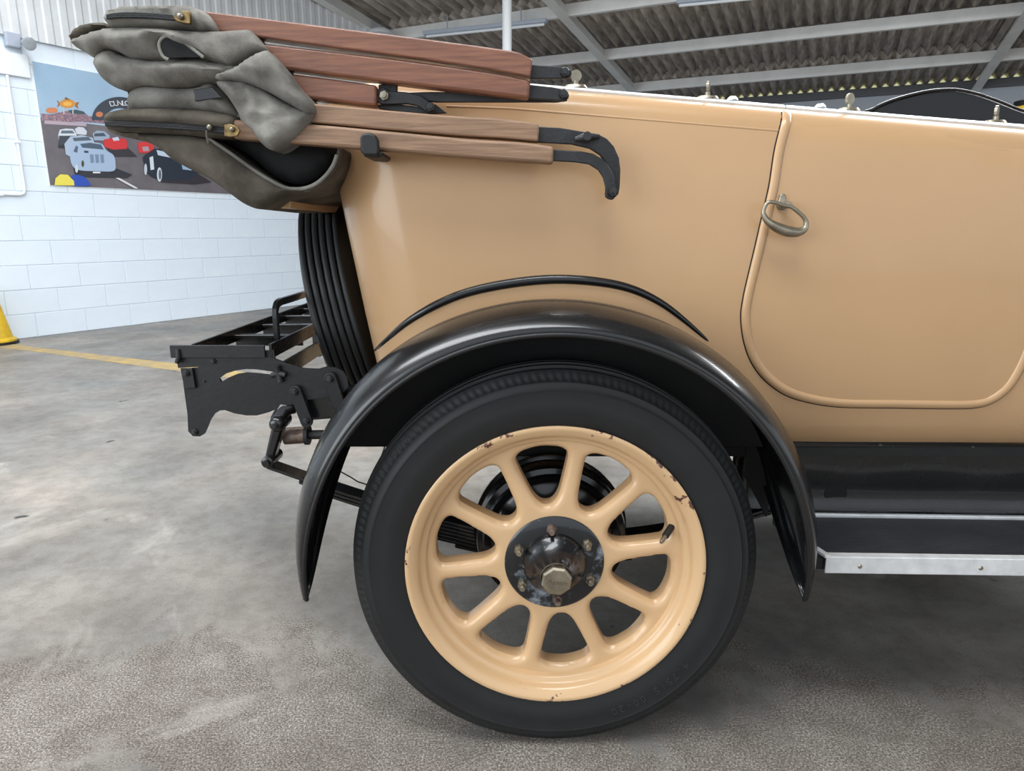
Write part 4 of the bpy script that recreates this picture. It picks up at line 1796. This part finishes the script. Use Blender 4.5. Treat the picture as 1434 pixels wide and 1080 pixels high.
# swan-neck irons
iron('swan_neck', [(750, 177), (785, 179), (815, 184), (838, 188), (850, 194), (860, 205), (867, 221), (869, 238), (868, 262), (866, 272), (858, 280), (850, 278), (847, 271), (853, 262), (853, 243), (848, 228), (840, 217), (826, 208), (800, 202), (750, 199)], 0.104, 0.009)
iron('swan_neck', [(770, 209), (815, 212), (830, 215), (843, 222), (852, 232), (860, 246), (862, 262), (862, 276), (855, 280), (848, 276), (848, 262), (845, 249), (838, 238), (825, 230), (805, 227), (770, 225)], 0.093, 0.009)
bolt(sticks, P(857, 269, 0.093), 0.0085, 0.007, 'black')
q = B()
wn = P(821, 193, 0.10)
q.tube([wn + Vector((-0.020, -0.008, -0.004)), wn + Vector((0, -0.010, 0)), wn + Vector((0.022, -0.008, 0.001))], [0.0045, 0.0085, 0.004], 8)
q.tube([wn, wn + Vector((0, -0.018, 0.001))], 0.0075, 12)
q.build('wing_nut', 'iron', sticks, smooth=60)
# rest hook clipping the lowest stick
q = B()
q.prism(px([(504, 192), (508, 187), (518, 186), (526, 189), (530, 197), (531, 212), (529, 218), (510, 218), (505, 212)], 0.068), 0.066, 0.078)
q.prism(px([(504, 209), (532, 211), (536, 216), (530, 220), (508, 219)], 0.068), 0.078, 0.16)
q.build('rest_hook', 'rubber', sticks, bevel=0.004, seg=3, smooth=40)

# ---------------------------------------------------------------- folded hood: cloth


def z1(pts):
    return [(80 + x * 0.279, y * 0.279) for x, y in pts]


hood = empty('folded_hood')
cp(hood)
YB = 2 * YC - 0.10


def cloth(name, outline, Y, bulge, width, mat='canvas', creases=(), **k):
    return inflate(name, z1(outline), Y, bulge, width, YB - (Y - 0.1), mat, hood, creases=[(z1(pl), a, w_) for pl, a, w_ in creases], **k)


# backmost, near-black sheet that paints in the shade inside the stack
cloth('stack_shade', [(330, 130), (900, 180), (1180, 430), (1330, 700), (1385, 800), (1250, 920), (1100, 890), (900, 740), (420, 560), (330, 300)], 0.150, 0.01, 0.03, 'joint_shade', step=0.02, wr=0.0)
# lower flap: a broad sheet that hangs and swings round to the body
flap = [(252, 640), (330, 655), (500, 668), (640, 676), (755, 690), (800, 715), (862, 760), (930, 812), (1005, 862), (1075, 905), (1130, 932), (1190, 944), (1250, 938), (1305, 913), (1350, 872), (1382, 825), (1402, 775), (1408, 742),
        (1420, 745), (1415, 790), (1398, 838), (1368, 885), (1320, 930), (1270, 958), (1215, 970), (1165, 978), (1110, 1000), (1060, 1035), (1015, 1050), (965, 1035), (920, 1010), (850, 958), (760, 895), (660, 845), (580, 800), (520, 750), (450, 712), (350, 690), (275, 668)]
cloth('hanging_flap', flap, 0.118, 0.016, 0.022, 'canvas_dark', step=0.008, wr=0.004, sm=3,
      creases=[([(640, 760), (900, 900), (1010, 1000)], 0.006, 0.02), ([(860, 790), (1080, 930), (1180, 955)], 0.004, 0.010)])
# pale board under the flap
q = B()
q.prism(px(z1([(1040, 1040), (1165, 985), (1172, 1000), (1172, 1045), (1060, 1046)]), 0.19), 0.19, 1.3)
part(q, 'rear_ledge', 'cream', bevel=0.004)
# lower pouch
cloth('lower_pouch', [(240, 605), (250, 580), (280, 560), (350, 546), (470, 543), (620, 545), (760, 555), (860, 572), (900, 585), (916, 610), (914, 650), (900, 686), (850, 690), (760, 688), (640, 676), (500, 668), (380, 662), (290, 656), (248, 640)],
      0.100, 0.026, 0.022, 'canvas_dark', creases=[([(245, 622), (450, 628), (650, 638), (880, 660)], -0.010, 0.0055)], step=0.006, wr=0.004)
# middle fold
cloth('middle_fold', [(360, 470), (385, 440), (440, 424), (560, 436), (680, 440), (780, 402), (830, 460), (900, 560), (912, 592), (880, 585), (700, 562), (520, 556), (370, 556), (355, 520)],
      0.106, 0.020, 0.03, 'canvas', creases=[([(660, 450), (680, 540)], 0.005, 0.012)], wr=0.005, step=0.007)
# long upper fold
cloth('upper_fold', [(190, 320), (200, 285), (235, 258), (280, 250), (330, 278), (430, 298), (560, 300), (700, 290), (800, 310), (880, 322), (960, 330), (900, 390), (820, 420), (760, 420), (640, 438), (520, 436), (430, 428), (380, 445), (340, 455), (280, 432), (230, 395), (200, 355)],
      0.092, 0.030, 0.035, 'canvas', creases=[([(420, 330), (650, 345), (830, 370)], 0.007, 0.014), ([(300, 300), (420, 380), (500, 420)], -0.005, 0.012)], wr=0.007, step=0.007)
# corner flap that comes forward over the sticks: lower gusset, then the folded-over top
cloth('corner_gusset', [(800, 418), (830, 400), (900, 400), (1000, 430), (1120, 500), (1230, 548), (1284, 560), (1262, 615), (1215, 670), (1150, 725), (1092, 755), (1050, 740), (1010, 700), (975, 650), (925, 605), (905, 560), (860, 490)],
      0.082, 0.022, 0.035, 'canvas', creases=[([(920, 612), (1080, 602), (1240, 578)], -0.004, 0.005), ([(900, 430), (960, 510), (940, 600)], -0.010, 0.010), ([(1000, 450), (1050, 520), (1040, 600)], -0.006, 0.012), ([(960, 620), (1030, 680), (1090, 745)], 0.004, 0.010)], wr=0.008, step=0.006, wscale=24)
cloth('corner_flap', [(790, 380), (850, 352), (905, 330), (960, 292), (1045, 254), (1085, 280), (1140, 345), (1200, 430), (1252, 485), (1280, 525), (1284, 560), (1262, 572), (1235, 560), (1150, 515), (1060, 462), (960, 420), (880, 405), (820, 405)],
      0.072, 0.024, 0.028, 'canvas', creases=[([(905, 335), (1000, 400), (1120, 480), (1245, 545)], -0.004, 0.004), ([(1050, 275), (1160, 400), (1262, 520)], 0.005, 0.006), ([(830, 380), (940, 370), (1020, 420)], -0.006, 0.010)], wr=0.006, step=0.006, wscale=24)
# top big fold with its pocket-like loop
cloth('top_fold', [(78, 210), (110, 190), (170, 165), (235, 146), (320, 140), (430, 138), (560, 146), (700, 158), (820, 158), (950, 150), (982, 165), (1020, 210), (1045, 250), (985, 280), (910, 318), (870, 334), (800, 318), (720, 300), (640, 296), (560, 308), (470, 304), (380, 296), (310, 262), (255, 250), (215, 280), (190, 292), (140, 262), (95, 236)],
      0.082, 0.030, 0.03, 'canvas', creases=[([(500, 195), (540, 178), (600, 190), (680, 240), (760, 290)], 0.012, 0.009), ([(300, 240), (420, 205), (500, 190)], 0.006, 0.010), ([(740, 165), (840, 220), (905, 300)], -0.004, 0.005), ([(560, 240), (640, 270), (720, 290)], -0.022, 0.012)], wr=0.006, step=0.006)
# dark rolled end sticking out at the back
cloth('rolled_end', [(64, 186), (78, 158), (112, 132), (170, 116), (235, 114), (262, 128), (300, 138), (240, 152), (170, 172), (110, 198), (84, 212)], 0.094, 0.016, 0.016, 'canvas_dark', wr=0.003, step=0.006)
# top pouch round the first stick
cloth('top_pouch', [(245, 92), (247, 68), (268, 52), (330, 36), (450, 30), (580, 27), (665, 31), (705, 45), (742, 62), (770, 96), (791, 138), (785, 156), (740, 160), (690, 156), (560, 150), (420, 141), (300, 138), (262, 126), (248, 108)],
      0.078, 0.024, 0.018, 'canvas', creases=[([(252, 84), (330, 76), (450, 78), (600, 90)], -0.010, 0.0055), ([(690, 60), (705, 100), (720, 150)], -0.006, 0.006)], wr=0.005, step=0.006)

# trims on the cloth


def ztube(name, pts, Y, r, mat, n=8):
    q = B()
    q.tube(spline([P(x, y, Y) for x, y in z1(pts)], 5), r, n)
    return q.build(name, mat, hood, smooth=60)


def zplate(name, pts, Y, th, mat, bev=0.001, curve=0):
    return plate_px(name, z1(pts), Y, th, mat, hood, bev, curve)


for dz in (-8, 0, 9):
    ztube('piping', [(250, 84 + dz * 0.8), (330, 75 + dz), (450, 77 + dz), (590, 88 + dz)], 0.0545, 0.0022, 'zip')
    ztube('piping', [(243, 620 + dz * 0.8), (350, 622 + dz), (500, 629 + dz), (650, 638 + dz), (845, 655 + dz)], 0.080, 0.0022, 'zip')
zplate('tape', [(250, 74), (330, 64), (450, 66), (592, 76), (592, 104), (450, 91), (330, 88), (250, 96)], 0.056, 0.006, 'zip')
zplate('tape', [(243, 612), (350, 610), (500, 617), (650, 626), (850, 640), (850, 668), (650, 652), (500, 643), (350, 635), (243, 634)], 0.0815, 0.004, 'zip')
zplate('brass_plate', [(583, 85), (590, 66), (620, 54), (666, 56), (668, 118), (640, 118), (605, 108), (588, 98)], 0.0515, 0.006, 'brass')
zplate('brass_plate', [(838, 625), (870, 622), (905, 635), (918, 655), (905, 682), (870, 688), (838, 684)], 0.0705, 0.004, 'brass')


def knob(pts, Y, r):
    c = P(*z1([pts])[0], Y)
    q = B()
    q.lathe([(0.0001, -r * 1.6), (r * 0.6, -r * 1.45), (r * 0.95, -r * 0.9), (r, -r * 0.5), (r * 0.7, -r * 0.1), (r * 0.5, 0.004)], 16, c)
    q.build('knob', 'nickel', hood, smooth=60)


knob((621, 84), 0.0515, 0.0050)
knob((769, 640), 0.0765, 0.0052)
knob((880, 650), 0.0705, 0.0045)
ztube('tie_cord', [(750, 655), (752, 690), (760, 720)], 0.074, 0.002, 'canvas_dark')
# near-black plate as painted shade in the top fold's loop, and celluloid window of the middle fold
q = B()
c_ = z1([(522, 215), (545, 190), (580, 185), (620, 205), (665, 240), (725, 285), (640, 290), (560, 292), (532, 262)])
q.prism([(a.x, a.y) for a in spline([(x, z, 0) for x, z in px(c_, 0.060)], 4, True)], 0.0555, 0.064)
q.build('mouth_shade', 'joint_shade', hood)
ztube('fold_edge', [(560, 300), (530, 280), (512, 230), (525, 195), (560, 178), (600, 188), (650, 222), (735, 288)], 0.056, 0.0028, 'canvas')
zplate('celluloid_window', [(684, 450), (780, 436), (828, 490), (780, 496), (690, 508)], 0.083, 0.004, 'celluloid')
# seams
ztube('flap_hem', [(755, 692), (862, 764), (1005, 866), (1130, 936), (1195, 949), (1255, 942), (1308, 917), (1353, 876), (1386, 828), (1405, 778)], 0.113, 0.0035, 'canvas')
